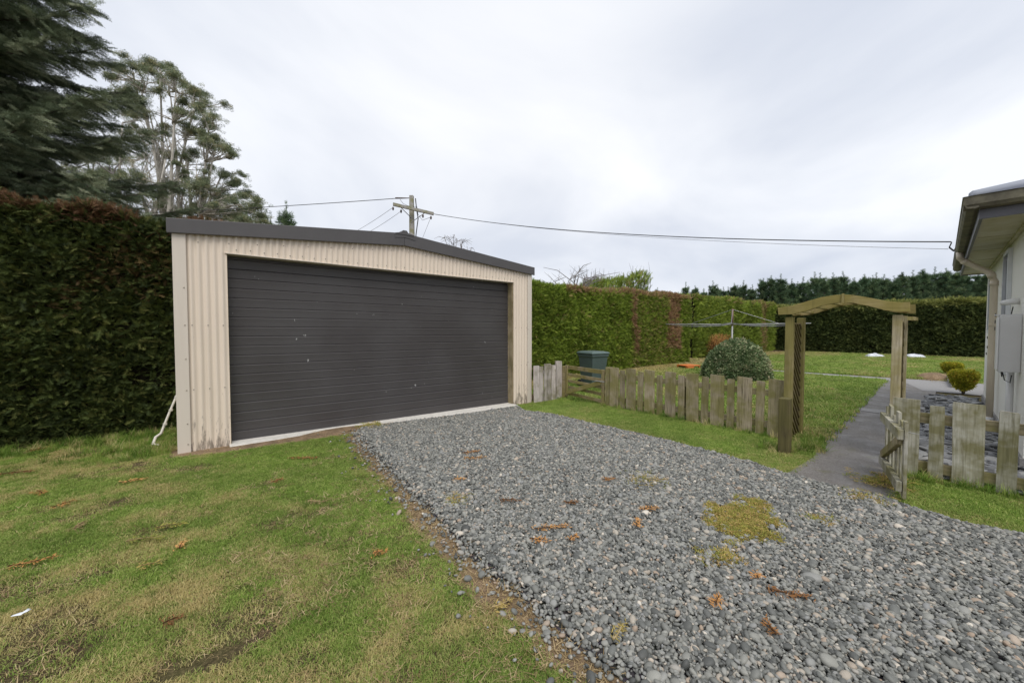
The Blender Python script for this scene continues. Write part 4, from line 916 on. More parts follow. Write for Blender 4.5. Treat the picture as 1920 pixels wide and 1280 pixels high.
hl_ = hedge('hedge', 'tall dark clipped conifer hedge left of the garage with browned top', -4.8, .9, 7.55, 9.2, hL, ('-y', 'top'), 2600, P_hd, M['core_dark'], .08, .20,
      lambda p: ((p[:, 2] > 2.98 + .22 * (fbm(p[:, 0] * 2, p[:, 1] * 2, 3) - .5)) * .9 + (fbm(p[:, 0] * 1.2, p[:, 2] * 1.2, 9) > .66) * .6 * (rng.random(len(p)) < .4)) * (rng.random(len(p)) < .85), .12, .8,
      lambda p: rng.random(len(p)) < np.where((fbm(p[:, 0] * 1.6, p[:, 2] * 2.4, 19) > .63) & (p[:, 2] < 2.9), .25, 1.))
random.seed(77); mb = MB()
for k in range(520):
    x = random.uniform(-4.8, .85); y = random.uniform(7.5, 8.6); z = hL(x, y) - .08 - .12 * (y < 7.62); a = random.uniform(0, 6.28); L_ = random.uniform(.12, .34)
    p = Vector((x, y, z)); d = Vector((math.cos(a), math.sin(a) - .2, random.uniform(-.1, .9))).normalized(); mb.tube([p, p + d * L_ * .5 + rv(.02), p + d * L_ + rv(.04)], [.005, .004, .0015], 4, False)
part('bare_twigs', mb, M['core_brown'], hl_)['kind'] = 'stuff'
h1x = lambda px: float(onY(px, 640, 8.3)[0])
X_E1 = h1x(1290)
hR_pts = [(5.7, onY(1003, 533, 8.3)), (0, onY(1085, 545, 8.3)), (0, onY(1180, 549, 8.3)), (0, onY(1285, 558, 8.3))]
hRx = [p[1][0] for p in hR_pts]; hRz = [p[1][2] for p in hR_pts]
hR = lambda x, y: float(np.interp(x, hRx, hRz)) + .04 * math.sin(x * 2.1)
def t_R(p):
    x = p[:, 0]; c1 = (np.abs(x - h1x(1187) - .12 * np.sin(p[:, 2] * 2)) < .17) & (p[:, 2] > .5); c2 = (x > h1x(1248)) & (x < h1x(1272)) & (p[:, 2] > .45 + .5 * fbm(x * 3, p[:, 2], 2))
    top = (p[:, 2] > np.interp(x, hRx, hRz) - .10) & (x > h1x(1060))
    return np.where((c1 | c2) & (rng.random(len(p)) < .85), .95, np.where(top & (rng.random(len(p)) < .75), .9, np.where(rng.random(len(p)) < .05 + .22 * (x > h1x(1180)) * (x < h1x(1260)), .6, 0)))
hedge('hedge', 'bright green clipped hedge behind the wheelie bin with brown dead strips', 5.0, X_E1, 8.25, 9.9, hR, ('-y', 'top', '+x'), 2000, P_hg, M['core_green'], .10, .25, t_R, .10, .6, None, (.8, .6))
X_S2, X_E2 = float(onY(1303, 640, 9.0)[0]), float(onY(1449, 640, 9.0)[0])
h2z0, h2z1 = float(onY(1312, 560, 9.0)[2]), float(onY(1445, 574, 9.0)[2])
hB = lambda x, y: h2z0 + (h2z1 - h2z0) * (x - X_S2) / (X_E2 - X_S2) + .10 * math.sin(x * 1.1) + .06 * math.sin(x * 3.3)
hx2 = lambda px: float(onY(px, 640, 9.0)[0])
def holes2(p): 
    hx = hx2(1398); return rng.random(len(p)) < np.where((np.abs(p[:, 0] - hx) < 1.2 - .25 * np.abs(p[:, 2] - 1.1)) & (fbm(p[:, 0] * .9, p[:, 2] * 1.6, 5) > .42), .12, 1)
hedge('hedge', 'green clipped hedge behind the clothesline beyond the dark gap', X_S2, X_E2, 9.0, 10.6, hB, ('-y', 'top'), 900, P_hg, M['core_dark'], .16, .36,  # no sprays on the gap end: bare dark core stands for its shadow
      lambda p: np.where((p[:, 2] > hB(0, 0) * 0 + 3.0) & (rng.random(len(p)) < .3) | (np.abs(p[:, 0] - hx2(1428)) < .6) & (rng.random(len(p)) < .6), .8, .1 * (rng.random(len(p)) < .3)), .16, .6, holes2, (.8, .6))
HFX = 32.2
hF = lambda x, y: float(onX(1500, 577, HFX)[2]) + .03 * math.sin(y * 2.3) + .02 * y * 0
hedge('hedge', 'long dark clipped hedge across the far end of the lawn', HFX, HFX + 1.8, -13, 12.0, hF, ('-x', 'top'), 420, P_hf, M['core_dark'], .22, .46,
      lambda p: np.where(p[:, 2] > hF(0, 0) - .16, .9 * (rng.random(len(p)) < .9), .12 * (fbm(p[:, 1], p[:, 2], 3) > .6)), .13, .9)

# ================================================================== TREES
def limb(mb, p0, p1, r0, r1, bend=.15, n=6, sides=6):
    p0, p1 = Vector(p0), Vector(p1); L_ = (p1 - p0).length; o1 = rv(bend * L_); pts_ = []
    for i in range(n + 1):
        t = i / n; pts_.append(p0.lerp(p1, t) + o1 * math.sin(math.pi * t) * (1 - .3 * t))
    mb.tube(pts_, [r0 + (r1 - r0) * (i / n) for i in range(n + 1)], sides); return pts_
# --- big spruce, upper left
random.seed(11)
sb = dep(-185, 640, 8.9); sb[2] = 0; sb = sb + fwv * .6
spruce = thing('spruce_tree', 'huge dark conifer with drooping dense sprays beyond the left hedge', 'tree', sb)
tb = MB(); tb.tube([sb + zv * z for z in (-.3, 2, 5, 9, 13, 17)], [.5, .43, .36, .26, .15, .03], 12)
PP, DD = [], []
z = 3.6
while z < 16.5:
    Lm = 5.0 * (1 - ((z - 3.0) / 15.5)) ** .72
    nb = 7 if z < 11 else 5
    a0 = random.uniform(0, 6.28)
    for k in range(nb):
        a = a0 + 6.283 * k / nb + random.uniform(-.25, .25); L_ = Lm * random.uniform(.78, 1.08); o = Vector((math.cos(a), math.sin(a), 0))
        p0 = Vector(sb) + Vector((0, 0, z)); pts_ = []
        for i in range(8):
            t = i / 7; pts_.append(p0 + o * L_ * t + Vector((0, 0, -.10 * L_ * math.sin(t * 2.4) + .14 * L_ * t ** 3 + .02 * L_)))
        tb.tube(pts_, [.055 * (1 - .85 * i / 7) * (L_ / 4 + .3) for i in range(8)], 5, False)
        sd_ = Vector((-o.y, o.x, 0))
        nsb = int(L_ * 9.5)
        for i in range(nsb):
            t = (.12 + .88 * (i + random.random()) / nsb); j = min(6, int(t * 7)); p = pts_[j].lerp(pts_[j + 1], t * 7 - j)
            for s_ in (-1, 1):
                bl = (.95 * (1.12 - t) + .22) * random.uniform(.6, 1.15); d = (sd_ * s_ * .8 + o * .75 + Vector((0, 0, random.uniform(-.28, .05)))).normalized(); m_ = max(1, int(bl / .28))
                for q_ in range(m_):
                    PP.append(p + d * bl * q_ / m_ + rv(.05)); DD.append(d + rv(.25) + Vector((0, 0, -.05)))
            if random.random() < .7: PP.append(p + rv(.06)); DD.append(o + rv(.3) + Vector((0, 0, .15)))
        PP.append(pts_[-1]); DD.append(o + Vector((0, 0, .2)))
    z += .40 + .012 * z
part('trunk', tb, M['bark_dark'], spruce, True)
PP = np.array(PP); DD = np.array(DD); scatter('crown', P_sp, PP, eul(DD, rng.normal(0, .5, len(PP))), rng.uniform(.34, .56, len(PP)), None, spruce)

# --- gum trees: stems reach into foliage masses, each mass at its own depth
def gum(name, label, basepx, z0, stems, masses, seed, bark_='bark_pale', per=1., rs=.22, bare=0, lsz=1.0):
    random.seed(seed); b0 = dep(basepx, 640, z0); b0[2] = 0
    root = thing(name, label, 'tree', b0); tb = MB(); P_, S_ = [], []; nodes = []
    for (px, py, dz) in stems:                         # main stems
        s0_ = b0 + rtv * random.uniform(-.5, .5) + fwv * random.uniform(-.5, .5); e_ = dep(px, py, z0 + dz)
        nodes += [(p, .6) for p in limb(tb, s0_, e_, rs * random.uniform(.8, 1.1), .045, .07, 9, 7)[3:]]
    lobes = []
    for (px, py, rp) in masses:
        lobes.append((px, py, rp * .85))
        for k in range(2): lobes.append((px + random.gauss(0, rp * .8), py + random.gauss(2, rp * .5), rp * random.uniform(.35, .6)))
    for (px, py, rp) in lobes:
        dz = random.uniform(-2.6, 2.6); c = dep(px, py, z0 + dz); r_ = rp / FPX * z0
        base_ = min((q_[0] for q_ in nodes if q_[0].z < c[2] - r_ * .3), key=lambda q_: (q_ - Vector(c)).length, default=Vector(b0))
        for k in range(2):
            e_ = Vector(c) + Vector((random.uniform(-.7, .7), random.uniform(-.7, .7), random.uniform(-.4, .3))) * r_
            pl = limb(tb, base_ + rv(.1), e_, .05, .012, .16, 6, 4)
            for q_ in range(4): limb(tb, pl[2 + q_ if q_ < 4 else 5], pl[2 + q_] + Vector((random.uniform(-1, 1), random.uniform(-1, 1), random.uniform(.1, .9))) * r_ * .9, .018, .006, .15, 3, 3)
        n_ = int(per * 92 * r_ ** 1.7) + 16
        for k in range(n_):
            a_ = random.uniform(0, 6.28); rho = abs(random.gauss(0, .72)); zz_ = .50 * (1 - min(1.6, rho) ** 2 * .62) + random.gauss(0, .2) - abs(random.gauss(0, .2)) - .10
            P_.append(np.array(c) + np.array([math.cos(a_) * rho * 1.25, math.sin(a_) * rho * 1.25, zz_]) * r_); S_.append(random.uniform(.20, .46) * lsz)
    for (px, py, dz) in stems:                          # bare pale twigs low on the stems
        for k in range(bare):
            t_ = random.uniform(.25, .8); p = Vector(b0).lerp(Vector(dep(px, py, z0 + dz)), t_); e_ = p + Vector((random.uniform(-1, 1), random.uniform(-1, 1), random.uniform(.5, 1.4))) * random.uniform(.9, 2.4)
            pl = limb(tb, p, e_, .034, .008, .15, 5, 4)
            for q_ in range(3): limb(tb, pl[2 + q_], pl[2 + q_] + Vector((random.uniform(-1, 1), random.uniform(-1, 1), random.uniform(.2, 1.))) * .8, .014, .005, .15, 3, 3)
    part('trunk', tb, M[bark_], root, True)
    P_ = np.array(P_); n_ = len(P_); scatter('crown', P_gum, P_, np.stack([rng.normal(0, .3, n_), rng.normal(0, .3, n_), rng.uniform(0, 6.28, n_)], 1), np.array(S_), None, root)
    return root
gum('gum_tree', 'tall spreading gum tree with bare pale stems and domed dark crown behind garage', 296, 30,
    [(250, 150, 0), (300, 140, 1), (330, 170, -1), (365, 200, 1.5), (390, 250, -1.5), (345, 260, 0), (280, 210, 1), (230, 230, -1), (415, 330, 0), (310, 300, -2), (320, 180, .5), (265, 170, -.5), (355, 300, 1.), (400, 290, .5), (245, 300, .5)],
    [(222, 128, 17), (248, 126, 16), (276, 122, 17), (300, 128, 18), (322, 144, 18), (345, 160, 18), (366, 176, 18), (385, 196, 18), (398, 220, 15), (392, 238, 14), (375, 210, 15), (345, 190, 14), (300, 155, 13), (255, 165, 15), (225, 180, 20), (262, 205, 13), (405, 262, 17), (425, 280, 14), (438, 290, 8), (388, 268, 15), (360, 285, 15), (330, 290, 13), (300, 285, 14), (275, 250, 14), (240, 250, 22), (225, 300, 22), (255, 330, 18), (395, 315, 16), (420, 330, 18), (445, 342, 14), (380, 345, 22), (350, 350, 18), (410, 370, 22), (440, 380, 20), (465, 365, 16), (482, 378, 12), (470, 395, 20), (430, 405, 22), (490, 405, 10), (460, 415, 20), (370, 390, 18), (340, 330, 12), (235, 215, 15), (205, 145, 12), (400, 395, 24), (355, 415, 22), (320, 390, 16), (445, 415, 22), (485, 418, 14), (310, 240, 12), (350, 235, 13), (370, 250, 13), (330, 210, 12)], 5, 'bark_pale', 1.3, .23, 30)
gum('gum_tree', 'gum tree with slim twin trunks showing below the conifer', 160, 26, [(150, 340, 0), (168, 330, .5), (100, 320, 1), (215, 330, -1)],
    [(120, 345, 30), (70, 340, 30), (170, 330, 28), (205, 350, 25), (215, 380, 22), (180, 375, 16), (225, 330, 25), (140, 300, 40), (200, 290, 40), (110, 378, 14), (235, 395, 16), (60, 300, 40)], 8, 'bark_grey', 1., .16, 8, .9)
gum('gum_tree', 'gum tree with thick leaning dark trunk above the left hedge', 22, 20, [(-10, 300, 0), (-60, 280, 1), (60, 330, 0)],
    [(20, 385, 26), (-20, 370, 40), (60, 380, 16), (0, 340, 40), (45, 350, 26), (90, 395, 15), (-60, 330, 50)], 9, 'bark_grey', .9, .24, 7, .8)
# --- pines of the far plantation
def pine_crown(seed, h):
    random.seed(seed); P_, D_ = [], []; tb = MB(); tb.tube([(0, 0, -.3), (0, 0, h * .5), (0, 0, h - .15)], [.16, .09, .012], 7)
    z = 1.2
    while z < h - .7:
        L_ = min(2.2, .27 * (h - z) + .10) * random.uniform(.8, 1.15); nb = 6; a0 = random.uniform(0, 6.28)
        for k in range(nb):
            a = a0 + 6.283 * k / nb + random.uniform(-.3, .3); zb = z + random.uniform(-.3, .3); Lb = L_ * random.uniform(.65, 1.2); o = Vector((math.cos(a), math.sin(a), random.uniform(.3, .75))); e_ = Vector((0, 0, zb)) + o * Lb
            tb.tube([(0, 0, zb), e_], [.035, .012], 4, False)
            for q_ in (.25, .45, .65, .85, 1.): P_.append(Vector((0, 0, zb)) + o * Lb * q_ + rv(.16)); D_.append(o + rv(.3) + Vector((0, 0, .5)))
        z += .46 * random.uniform(.7, 1.3)
    for k in range(7): P_.append(Vector((random.uniform(-.08, .08), random.uniform(-.08, .08), h - 1.4 + .23 * k))); D_.append(Vector((0, 0, 1)) + rv(.15))
    return tb, np.array(P_), np.array(D_)
pines = []
def pine_proto(i, h):
    tb, P_, D_ = pine_crown(100 + i, h); root = thing('pine_tree', 'x', 'tree'); part('trunk', tb, M['bark_dark'], root, True)
    s_ = np.full(len(P_), .50) * rng.uniform(.8, 1.25, len(P_)); s_[-7:] = np.linspace(.42, .33, 7); scatter('crown', P_pine, P_, eul(D_), s_, None, root); return root
PROT = [pine_proto(i, 9.0) for i in range(5)]; used = set()
def put_pine(px, pytop, zd, label, group):
    k = random.randrange(5); p = dep(px, 640, zd); h = dep(px, pytop, zd)[2]
    if k not in used: r = PROT[k]; used.add(k)
    else: r = copy_tree(PROT[k])
    r.location = (p[0], p[1], 0); r.rotation_euler = (0, 0, random.uniform(0, 6.28)); s_ = h / 9.0; r.scale = (s_ * random.uniform(.9, 1.15),) * 2 + (s_,)
    tag(r, label, 'tree', group); return r
random.seed(21)
topx = [1225, 1300, 1400, 1530, 1640, 1740, 1850, 1960]; topy = [546, 535, 527, 514, 511, 509, 509, 500]
x = 1232
while x < 1965:
    put_pine(x, np.interp(x, topx, topy) + random.uniform(-8, 12), 52 + random.uniform(-3, 3), 'dark green pine in the front row of the plantation beyond the far hedge', 'front row of plantation pines'); x += random.uniform(15, 22)
x = 1222
while x < 1965:
    put_pine(x, np.interp(x, topx, topy) + random.uniform(-2, 14), 60 + random.uniform(-3, 3), 'dark green pine standing behind the front row of the plantation', 'rear rows of plantation pines'); x += random.uniform(18, 26)
for i, px in enumerate((1188, 1205, 1160)):
    put_pine(px, 541 + 3 * i, 58 + 2 * i, 'dark pine top showing over the bright hedge behind the wheelie bin', 'pine tops over the bright hedge')
# --- small conifers behind the garage roof
r = put_pine(541, 381, 33, 'small pointed conifer showing above the left roof slope of the garage', None); r.scale.x *= .62; r.scale.y *= .62
r = put_pine(512, 400, 36, 'low bushy conifer between gum tree and pointed conifer behind the garage', None); r.scale.x *= .6; r.scale.y *= .6
for k, r in enumerate(PROT):
    if k not in used: 
        for c_ in list(r.children): bpy.data.objects.remove(c_)
        bpy.data.objects.remove(r)
# --- bare weeping tree over the garage roof, bare twigs behind the hedge
def bare_tree(name, label, px, zd, tops, seed, r0=.09, droop=.5, m='bark_grey', tw_=6):
    random.seed(seed); b0 = dep(px, 640, zd); b0[2] = 0; root = thing(name, label, 'tree', b0); tb = MB()
    fork = Vector(b0) + Vector((0, 0, dep(tops[0][0], tops[0][1], zd)[2] * .6)); tb.tube([b0, fork], [r0 * 1.4, r0], 7); crown = MB()
    for (tx, ty) in tops:
        e_ = Vector(dep(tx, ty, zd + random.uniform(-1.5, 1.5))); pl = limb(tb, fork, e_, r0 * .6, .014, .12, 7, 5)
        for k in range(tw_):
            q_ = pl[random.randrange(3, 8)]; L_ = random.uniform(.5, 1.2); o = rv(1); e2 = q_ + Vector((o.x, o.y, abs(o.z) * .8)) * L_ * .6
            pm = e2 + Vector((o.x, o.y, -droop)) * L_ * .5; crown.tube([q_, e2, pm], [.015, .011, .006], 4, False)
            for j in range(3): f_ = q_.lerp(e2, random.random()); crown.tube([f_, f_ + rv(.35) + Vector((0, 0, .1 - droop * .4))], [.008, .004], 3, False)
    part('trunk', tb, M[m], root, True); part('crown', crown, M[m], root); return root
bare_tree('bare_tree', 'leafless weeping tree top showing over the right roof slope of the garage', 858, 27, [(834, 447), (845, 450), (856, 452), (866, 456), (876, 462), (884, 464), (850, 446), (862, 450)], 3, .08, .6, 'bark_grey', 7)
# --- clipped shrub standing above the bright hedge
q = dep(1150, 640, 16.5); q[2] = 0
sr = thing('tall_shrub', 'yellow green shrub rising above the hedge with bare upright twigs', 'shrub', q)
tb = MB(); random.seed(31)
for k in range(9): limb(tb, q, dep(1090 + 15 * k, 552, 16.5 + random.uniform(-.5, .5)), .05, .02, .05)
for k in range(70):
    px = random.uniform(1095, 1222); p = Vector(dep(px, 540 - 18 * (px > 1180) * random.random() - 8 * random.random(), 16.5 + random.uniform(-.6, .6))); tb.tube([p - Vector((0, 0, .5)), p + rv(.1), p + Vector((random.uniform(-.15, .25), random.uniform(-.1, .1), random.uniform(.3, .75)))], [.012, .008, .003], 4, False)
part('stems', tb, M['bark_dark'], sr)
PP = []
for k in range(1500):
    px = random.uniform(1090, 1215); top_ = np.interp(px, [1088, 1110, 1150, 1185, 1205, 1217], [538, 531, 527, 519, 512, 522]); py = top_ + random.random() ** 1.3 * (560 - top_); PP.append(dep(px, py, 16.5 + random.uniform(-.9, .9)))
PP = np.array(PP); scatter('foliage', P_hg, PP, eul(rdir(len(PP)) * .6 + np.array([.1, 0, .8])), rng.uniform(.16, .36, len(PP)), (rng.random(len(PP)) < .06) * .7, sr)
bare_tree('bare_shrub', 'leafless grey twiggy shrub top over the bright hedge near the garage', 1085, 14.5, [(1066, 527), (1076, 521), (1085, 518), (1095, 522), (1104, 526), (1040, 528)], 6, .04, -.2, 'bark_grey', 6)

# ================================================================== GARDEN THINGS
def ellipsoid(cx, cy, rx, ry, h_, n=14, m=28, amp=.08, seed=0):
    mb = MB(); rings = []
    for i in range(n + 1):
        t = i / n * math.pi / 2; r_ = []
        for j in range(m):
            a = 2 * math.pi * j / m; k_ = 1 + amp * (float(vnoise(math.cos(a) * 2.2 + 5, math.sin(a) * 2.2 + t * 2, seed)) - .5) * 2
            r_.append((cx + math.cos(t) * rx * math.cos(a) * k_, cy + math.cos(t) * ry * math.sin(a) * k_, math.sin(t) * h_ * k_))
        rings.append(r_)
    return mb.quad_strip_rings(rings, True, True)
def dome_shrub(name, label, c, rx, ry, h_, protos, corem, n_, s0, s1, tintf, seed):
    root = thing(name, label, 'shrub', (c[0], c[1], 0)); part('shade_core', ellipsoid(c[0], c[1], rx * .86, ry * .86, h_ * .88, seed=seed), corem, root, True)  # solid core, its dark colour painted as shade between the leaves
    u = rng.uniform(0, 2 * np.pi, n_); t = np.arcsin(rng.uniform(0, 1, n_) ** .9); k_ = 1 + .16 * (fbm(np.cos(u) * 2.2 + 5, np.sin(u) * 2.2 + t * 2, seed) - .5) + rng.normal(0, .025, n_)
    P_ = np.column_stack([c[0] + np.cos(t) * rx * np.cos(u) * k_, c[1] + np.cos(t) * ry * np.sin(u) * k_, np.sin(t) ** .9 * h_ * k_]); n2_ = len(P_)
    scatter('foliage', protos, P_, np.stack([rng.uniform(0, 6, n2_), rng.uniform(0, 6, n2_), rng.uniform(0, 6, n2_)], 1), rng.uniform(s0, s1, n2_), tintf(P_), root); return root
bc = dep(1381, 640, (ground(1381, 716) @ fwv) + .75)
rr_ = 56 / FPX * (bc @ fwv)
dome_shrub('round_bush', 'large rounded small leaved green bush behind the picket fence', bc, rr_, rr_ * .9, float(dep(1385, 644, bc @ fwv)[2]), P_bush, M['core_dark'], 5200, .10, .19,
           lambda p: np.where(rng.random(len(p)) < .06 + .36 * sst(-.2, .9, (p[:, :2] - bc[:2]) @ rtv[:2]), .8, 0), 2)
def gold_shrub(px, py, wpx, hpx, label):
    c = ground(px, py); z_ = c @ fwv; r_ = (wpx / 2 - 4) / FPX * z_ - .03; h_ = hpx / FPX * z_
    root = thing('golden_shrub', label, 'shrub', (c[0], c[1], 0)); tb = MB(); random.seed(int(px))
    for k in range(16): a = random.uniform(0, 6.28); tb.tube([(c[0], c[1], -.02), (c[0] + math.cos(a) * r_ * .35, c[1] + math.sin(a) * r_ * .35, h_ * .45), (c[0] + math.cos(a) * r_ * .7, c[1] + math.sin(a) * r_ * .7, h_ * .8)], [.014, .01, .005], 5, False)
    part('stems', tb, M['bark_dark'], root)
    n_ = 620; a = rng.uniform(0, 6.28, n_); t = rng.random(n_) ** .6; q_ = np.sqrt(rng.random(n_)); prof_ = np.interp(t, [0, .3, .7, .9, 1], [.35, .7, 1, .95, .6])
    q_ = np.where(rng.random(n_) < .6, .85 + .2 * rng.random(n_), q_)
    P_ = np.column_stack([c[0] + np.cos(a) * r_ * prof_ * q_, c[1] + np.sin(a) * r_ * prof_ * q_, h_ * (.22 + .78 * t)])
    scatter('foliage', P_gold, P_, rng.uniform(0, 6, (n_, 3)), rng.uniform(.07, .12, n_), (rng.random(n_) < .12) * .9, root)
gold_shrub(1806, 739, 46, 43, 'golden green shrub beside the stone bed, larger of two')
gold_shrub(1784, 703, 36, 22, 'small golden green shrub with flat top behind the larger golden one')
# concrete edging by the shrubs
pa, pb_ = ground(1780, 712), ground(1790, 728)
struct('edging', MB().obox((pa[0], pa[1], .05), (pb_[0], pb_[1], .05), (0, .06, 0), (0, 0, .07)), M['pale_concrete'])
# wheelie bin
bp = dep(1112, 640, 10.0); bp[2] = float(gz(bp[0], bp[1]))
wb = thing('wheelie_bin', 'dark green wheelie bin standing by the hedge behind the farm gate', 'bin', bp, -A + R(28))
def bsec(w0, d0, z, dy=0): return [(-w0, -d0 + dy, z), (w0, -d0 + dy, z), (w0, d0 + dy, z), (-w0, d0 + dy, z)]
hpart('body', MB().quad_strip_rings([bsec(.20, .22, .06, .02), bsec(.215, .235, .3, .01), bsec(.25, .285, .80), bsec(.27, .305, .81), bsec(.27, .305, .87)]), M['bin'], wb, False, .012)
lid = hpart('lid', MB().quad_strip_rings([bsec(.285, .32, .872), bsec(.29, .325, .90), bsec(.265, .30, .925), bsec(.17, .2, .945)]), M['bin_lid'], wb, False, .01)
hpart('handle', MB().tube([(-.2, .34, .86), (-.2, .385, .87), (.2, .385, .87), (.2, .34, .86)], .014, 8), M['bin'], lid)
for sx in (-1, 1):
    wh = hpart('wheel', MB().tube([(sx * .235, .20, .10), (sx * .285, .20, .10)], .10, 20), M['black'], wb); hpart('hub', MB().tube([(sx * .286, .20, .10), (sx * .293, .20, .10)], .045, 14), M['bin'], wh)
hpart('axle', MB().tube([(-.235, .20, .10), (.235, .20, .10)], .012, 8), M['galv'], wb)
hpart('foot', MB().box((-.18, -.2, 0), (.18, -.12, .06)), M['bin'], wb)
# clothesline
cp_ = dep(1372.5, 640, 13.2); cp_[2] = 0; ch = float(dep(1372, 608, 13.2)[2]); ct = float(dep(1372, 579, 13.2)[2])
cl_ = thing('clothesline', 'rotary clothesline with four arms and wires behind the round bush', 'clothesline', cp_, -A + R(14))
hpart('post', MB().tube([(0, 0, -.1), (0, 0, ch - .05)], .026, 10), M['galv'], cl_, True); hpart('mast', MB().tube([(0, 0, ch - .05), (0, 0, ct)], .03, 10), M['rust_pipe'], cl_, True)
AL = 1.68
for k in range(4):
    a = R(45) + k * math.pi / 2; e_ = Vector((math.cos(a) * AL * 1.28, math.sin(a) * AL * 1.28, ch + .02)); ar_ = hpart('arm', MB().tube([(0, 0, ch), e_], .016, 8), M['galv'], cl_, True)
    hpart('stay', MB().tube([(0, 0, ct - .02), e_ * .62 + Vector((0, 0, ch * .38 + .0))], .006, 6), M['wire_grey'], cl_)
for q_ in (.35, .52, .69, .86, 1.0):
    c4 = [Vector((math.cos(R(45) + k * math.pi / 2) * AL * 1.28 * q_, math.sin(R(45) + k * math.pi / 2) * AL * 1.28 * q_, ch + .03)) for k in range(5)]
    for k in range(4): hpart('line', MB().tube([c4[k].lerp(c4[k + 1], t) - Vector((0, 0, .10 * q_ * 4 * t * (1 - t))) for t in np.linspace(0, 1, 9)], .003, 4), M['wire_grey'], cl_)
# orange upturned tray
oc = ground(1291, 691); ot = thing('orange_tray', 'low orange plastic tray table lying by the hedge foot', 'tray', (oc[0], oc[1], 0), -A + R(20))
hpart('top', MB().box((-.33, -.26, .12), (.33, .26, .15)), M['orange'], ot, False, .01)
for s_ in (-1, 1): hpart('side', MB().box((-.33, s_ * .24 - .012, .06), (.33, s_ * .24 + .012, .12)) if s_ > 0 else MB().box((-.33, -.25, .03), (.02, -.226, .12)), M['orange'], ot)
for sx in (-1, 1):
    for sy in (-1, 1): hpart('leg', MB().box((sx * .30 - .03, sy * .22 - .03, 0), (sx * .30 + .03, sy * .22 + .03, .12)), M['orange'], ot)
# white plastic sheets by the far hedge, pale bag and dead brush at the second hedge
def lump(name, label, c, rx, ry, h_, m, cat, seed, group=None):
    o = part(name, ellipsoid(0, 0, rx, ry, h_, 8, 22, .35, seed), m, None, True); o.location = (c[0], c[1], -.01); o.rotation_euler = (0, 0, -A); tag(o, label, cat, group)
lump('plastic_sheet', 'crumpled white plastic sheet on grass before the far hedge, framed by the arch', ground(1638, 669), .40, .3, .18, M['white_plastic'], 'plastic sheet', 4)
lump('plastic_sheet', 'crumpled white plastic sheet before the far hedge, right of the arch', ground(1716, 670), .42, .3, .17, M['white_plastic'], 'plastic sheet', 7)
q = onY(1366, 690, 8.3); lump('pale_bag', 'pale grey bag at the hedge foot behind clothesline post', dep(1366, 640, 19.5), .22, .2, float(dep(1366, 643, 19.5)[2]), M['white_plastic'], 'bag', 5)
q = dep(1350, 640, 19.8); q[2] = 0; br = thing('dead_brush', 'brown dead brush heap leaning against the hedge behind the bush', 'brush heap', q); tb = MB(); random.seed(5)
for k in range(90): p = Vector(q) + Vector((random.uniform(-.4, .4), random.uniform(-.4, .4), 0)); tb.tube([p, p + Vector((random.uniform(-.25, .25), random.uniform(-.25, .25), random.uniform(.5, 1.25)))], [.018, .005], 4, False)
part('twigs', tb, M['core_brown'], br)
pp_ = np.array(q) + np.column_stack([rng.uniform(-.4, .4, 160), rng.uniform(-.4, .4, 160), rng.uniform(.1, 1.1, 160)]); scatter('dead_leaves', P_deadb, pp_, rng.uniform(0, 6, (160, 3)), rng.uniform(.15, .35, 160), None, br)
# bent white pole leaning on the garage side
pl = [Vector(onY(331, 742, 6.75)), Vector(onY(318, 772, 6.70)), Vector(onY(302, 812, 6.62)), Vector(onY(292, 819, 6.60)), Vector(onY(287, 832, 6.56)), Vector(onY(298, 834, 6.50))]
dz_ = min(p.z for p in pl)
wp = thing('bent_pole', 'thin white bent pole leaning against the left side of the garage', 'pole', (pl[4].x, pl[4].y, 0))
pl[0] = pl[0] + (pl[0] - pl[1]).normalized() * .3
part('shaft', MB().tube(pl, [.012, .013, .014, .016, .018, .010], 8), M['pole_white'], wp, True)
for t in (.15, .4, .62, .85): p = pl[0].lerp(pl[2], t); part('clip', MB().tube([p - Vector((0, 0, .012)), p + Vector((0, 0, .012))], .021, 8), M['pole_white'], wp)
# scrap of paper on the lawn
q = ground(35, 1162); mb = MB(); random.seed(2)
mb.sheet([[(q[0] + (i - 2) * .011 + .006 * j, q[1] + (j - 1.5) * .011, .032 + random.uniform(-.006, .008)) for j in range(4)] for i in range(5)])
o = part('paper_scrap', mb, M['paper'], None, True); sm2 = o.modifiers.new('thick', 'SOLIDIFY'); sm2.thickness = .001
tag(o, 'crumpled white paper scrap lying on the lawn', 'paper')
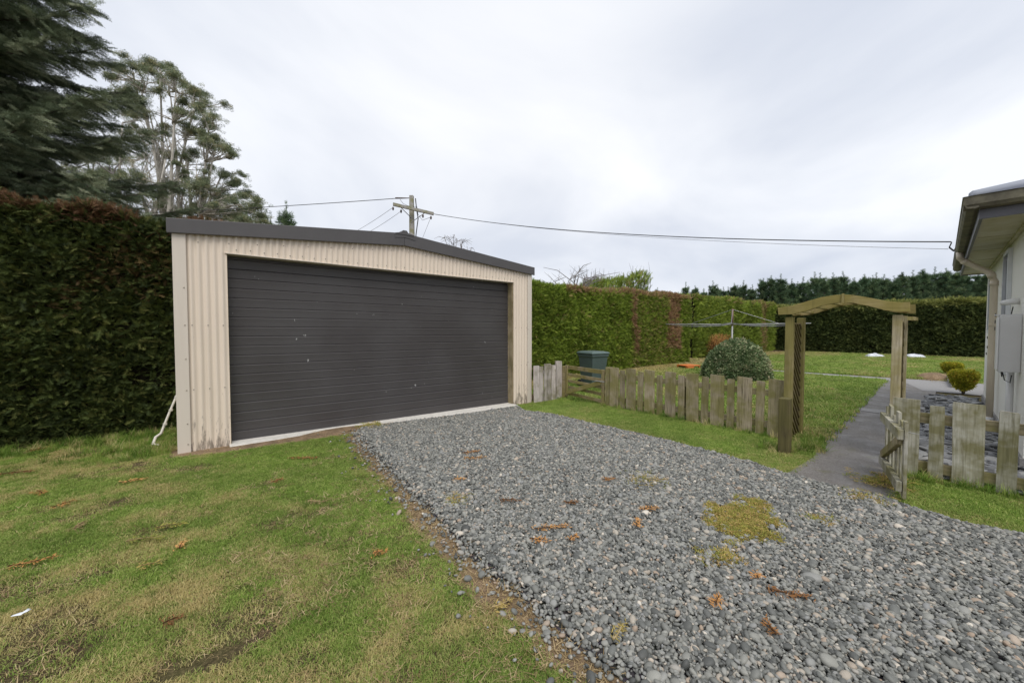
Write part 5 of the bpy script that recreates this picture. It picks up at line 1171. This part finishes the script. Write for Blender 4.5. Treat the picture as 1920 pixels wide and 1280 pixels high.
# fallen conifer sprigs
def sprig(px, py, L_, ang, label, group, m='dead', lift=0.):
    c = ground(px, py); zg = float(gz(c[0], c[1])) + lift; root = thing('fallen_sprig', label, 'sprig', (c[0], c[1], zg), -A + ang, group); random.seed(int(px * 7 + py)); st = MB(); lf = MB()
    pts_ = [Vector((L_ * (t - .5), (.05 * L_ * math.sin(t * 4 + px)), .034)) for t in np.linspace(0, 1, 7)]
    st.tube(pts_, [.004, .004, .0035, .003, .003, .002, .0015], 5)
    for k in range(int(24 + L_ * 330)):
        t = random.uniform(.0, 1); j = min(5, int(t * 6)); p = pts_[j].lerp(pts_[j + 1], t * 6 - j) + Vector((random.uniform(-.02, .02), random.uniform(-.03, .03) * (1.2 - t), random.uniform(-.012, .004)))
        d = Vector((random.uniform(-.2, 1), random.choice((-1, 1)) * random.uniform(.1, 1), random.uniform(-.15, .25)))
        leafquad(lf, p, d, rv(.8) + Vector((0, 0, 1)), random.uniform(.014, .038), .007)
    hpart('stem', st, M['core_brown'] if m == 'dead' else M['straw'], root); hpart('foliage', lf, M[m], root)
gl_, gg_ = 'orange brown dead conifer sprig lying on the gravel driveway', 'dead sprigs on the gravel'
for px, py, L_, an in ((1035, 998, .26, .1), (1010, 1022, .13, -.35), (1074, 1018, .09, .8), (1218, 962, .16, .2), (1195, 990, .13, 1.3), (885, 853, .20, .3), (890, 864, .24, 0), (860, 905, .1, 0), (955, 946, .16, 0), (1070, 950, .12, .1), (1420, 1092, .05, 1.2), (1445, 1190, .10, 1.4), (1345, 1140, .1, 1.), (1480, 1125, .22, -.4), (1140, 905, .12, .3)): sprig(px, py, L_, an, gl_, gg_, 'dead', .012)
gl_, gg_ = 'dry conifer sprig fallen on the lawn left of the driveway', 'dry sprigs on the lawn'
for px, py, L_, an in ((567, 862, .30, .12), (75, 845, .2, 1.1), (30, 890, .24, .35), (75, 928, .15, -.5), (118, 950, .13, 1.3), (340, 1028, .11, 2.2), (250, 905, .2, .6), (590, 945, .12, -.2), (710, 1042, .07, .4), (320, 1172, .06, .9), (150, 990, .13, 1.9), (60, 1060, .2, .5), (520, 905, .09, 1.)): sprig(px, py, L_, an, gl_, gg_, 'dead' if py % 3 else 'straw', -.004)
for px, py, L_, an in ((270, 1018, .2, .3), (320, 992, .16, .4), (280, 1066, .1, .4), (940, 1142, .11, .4), (1160, 1195, .12, .8)): sprig(px, py, L_, an, 'yellow green conifer sprig freshly fallen on lawn and gravel edge', 'fresh sprigs on the ground', 'moss')
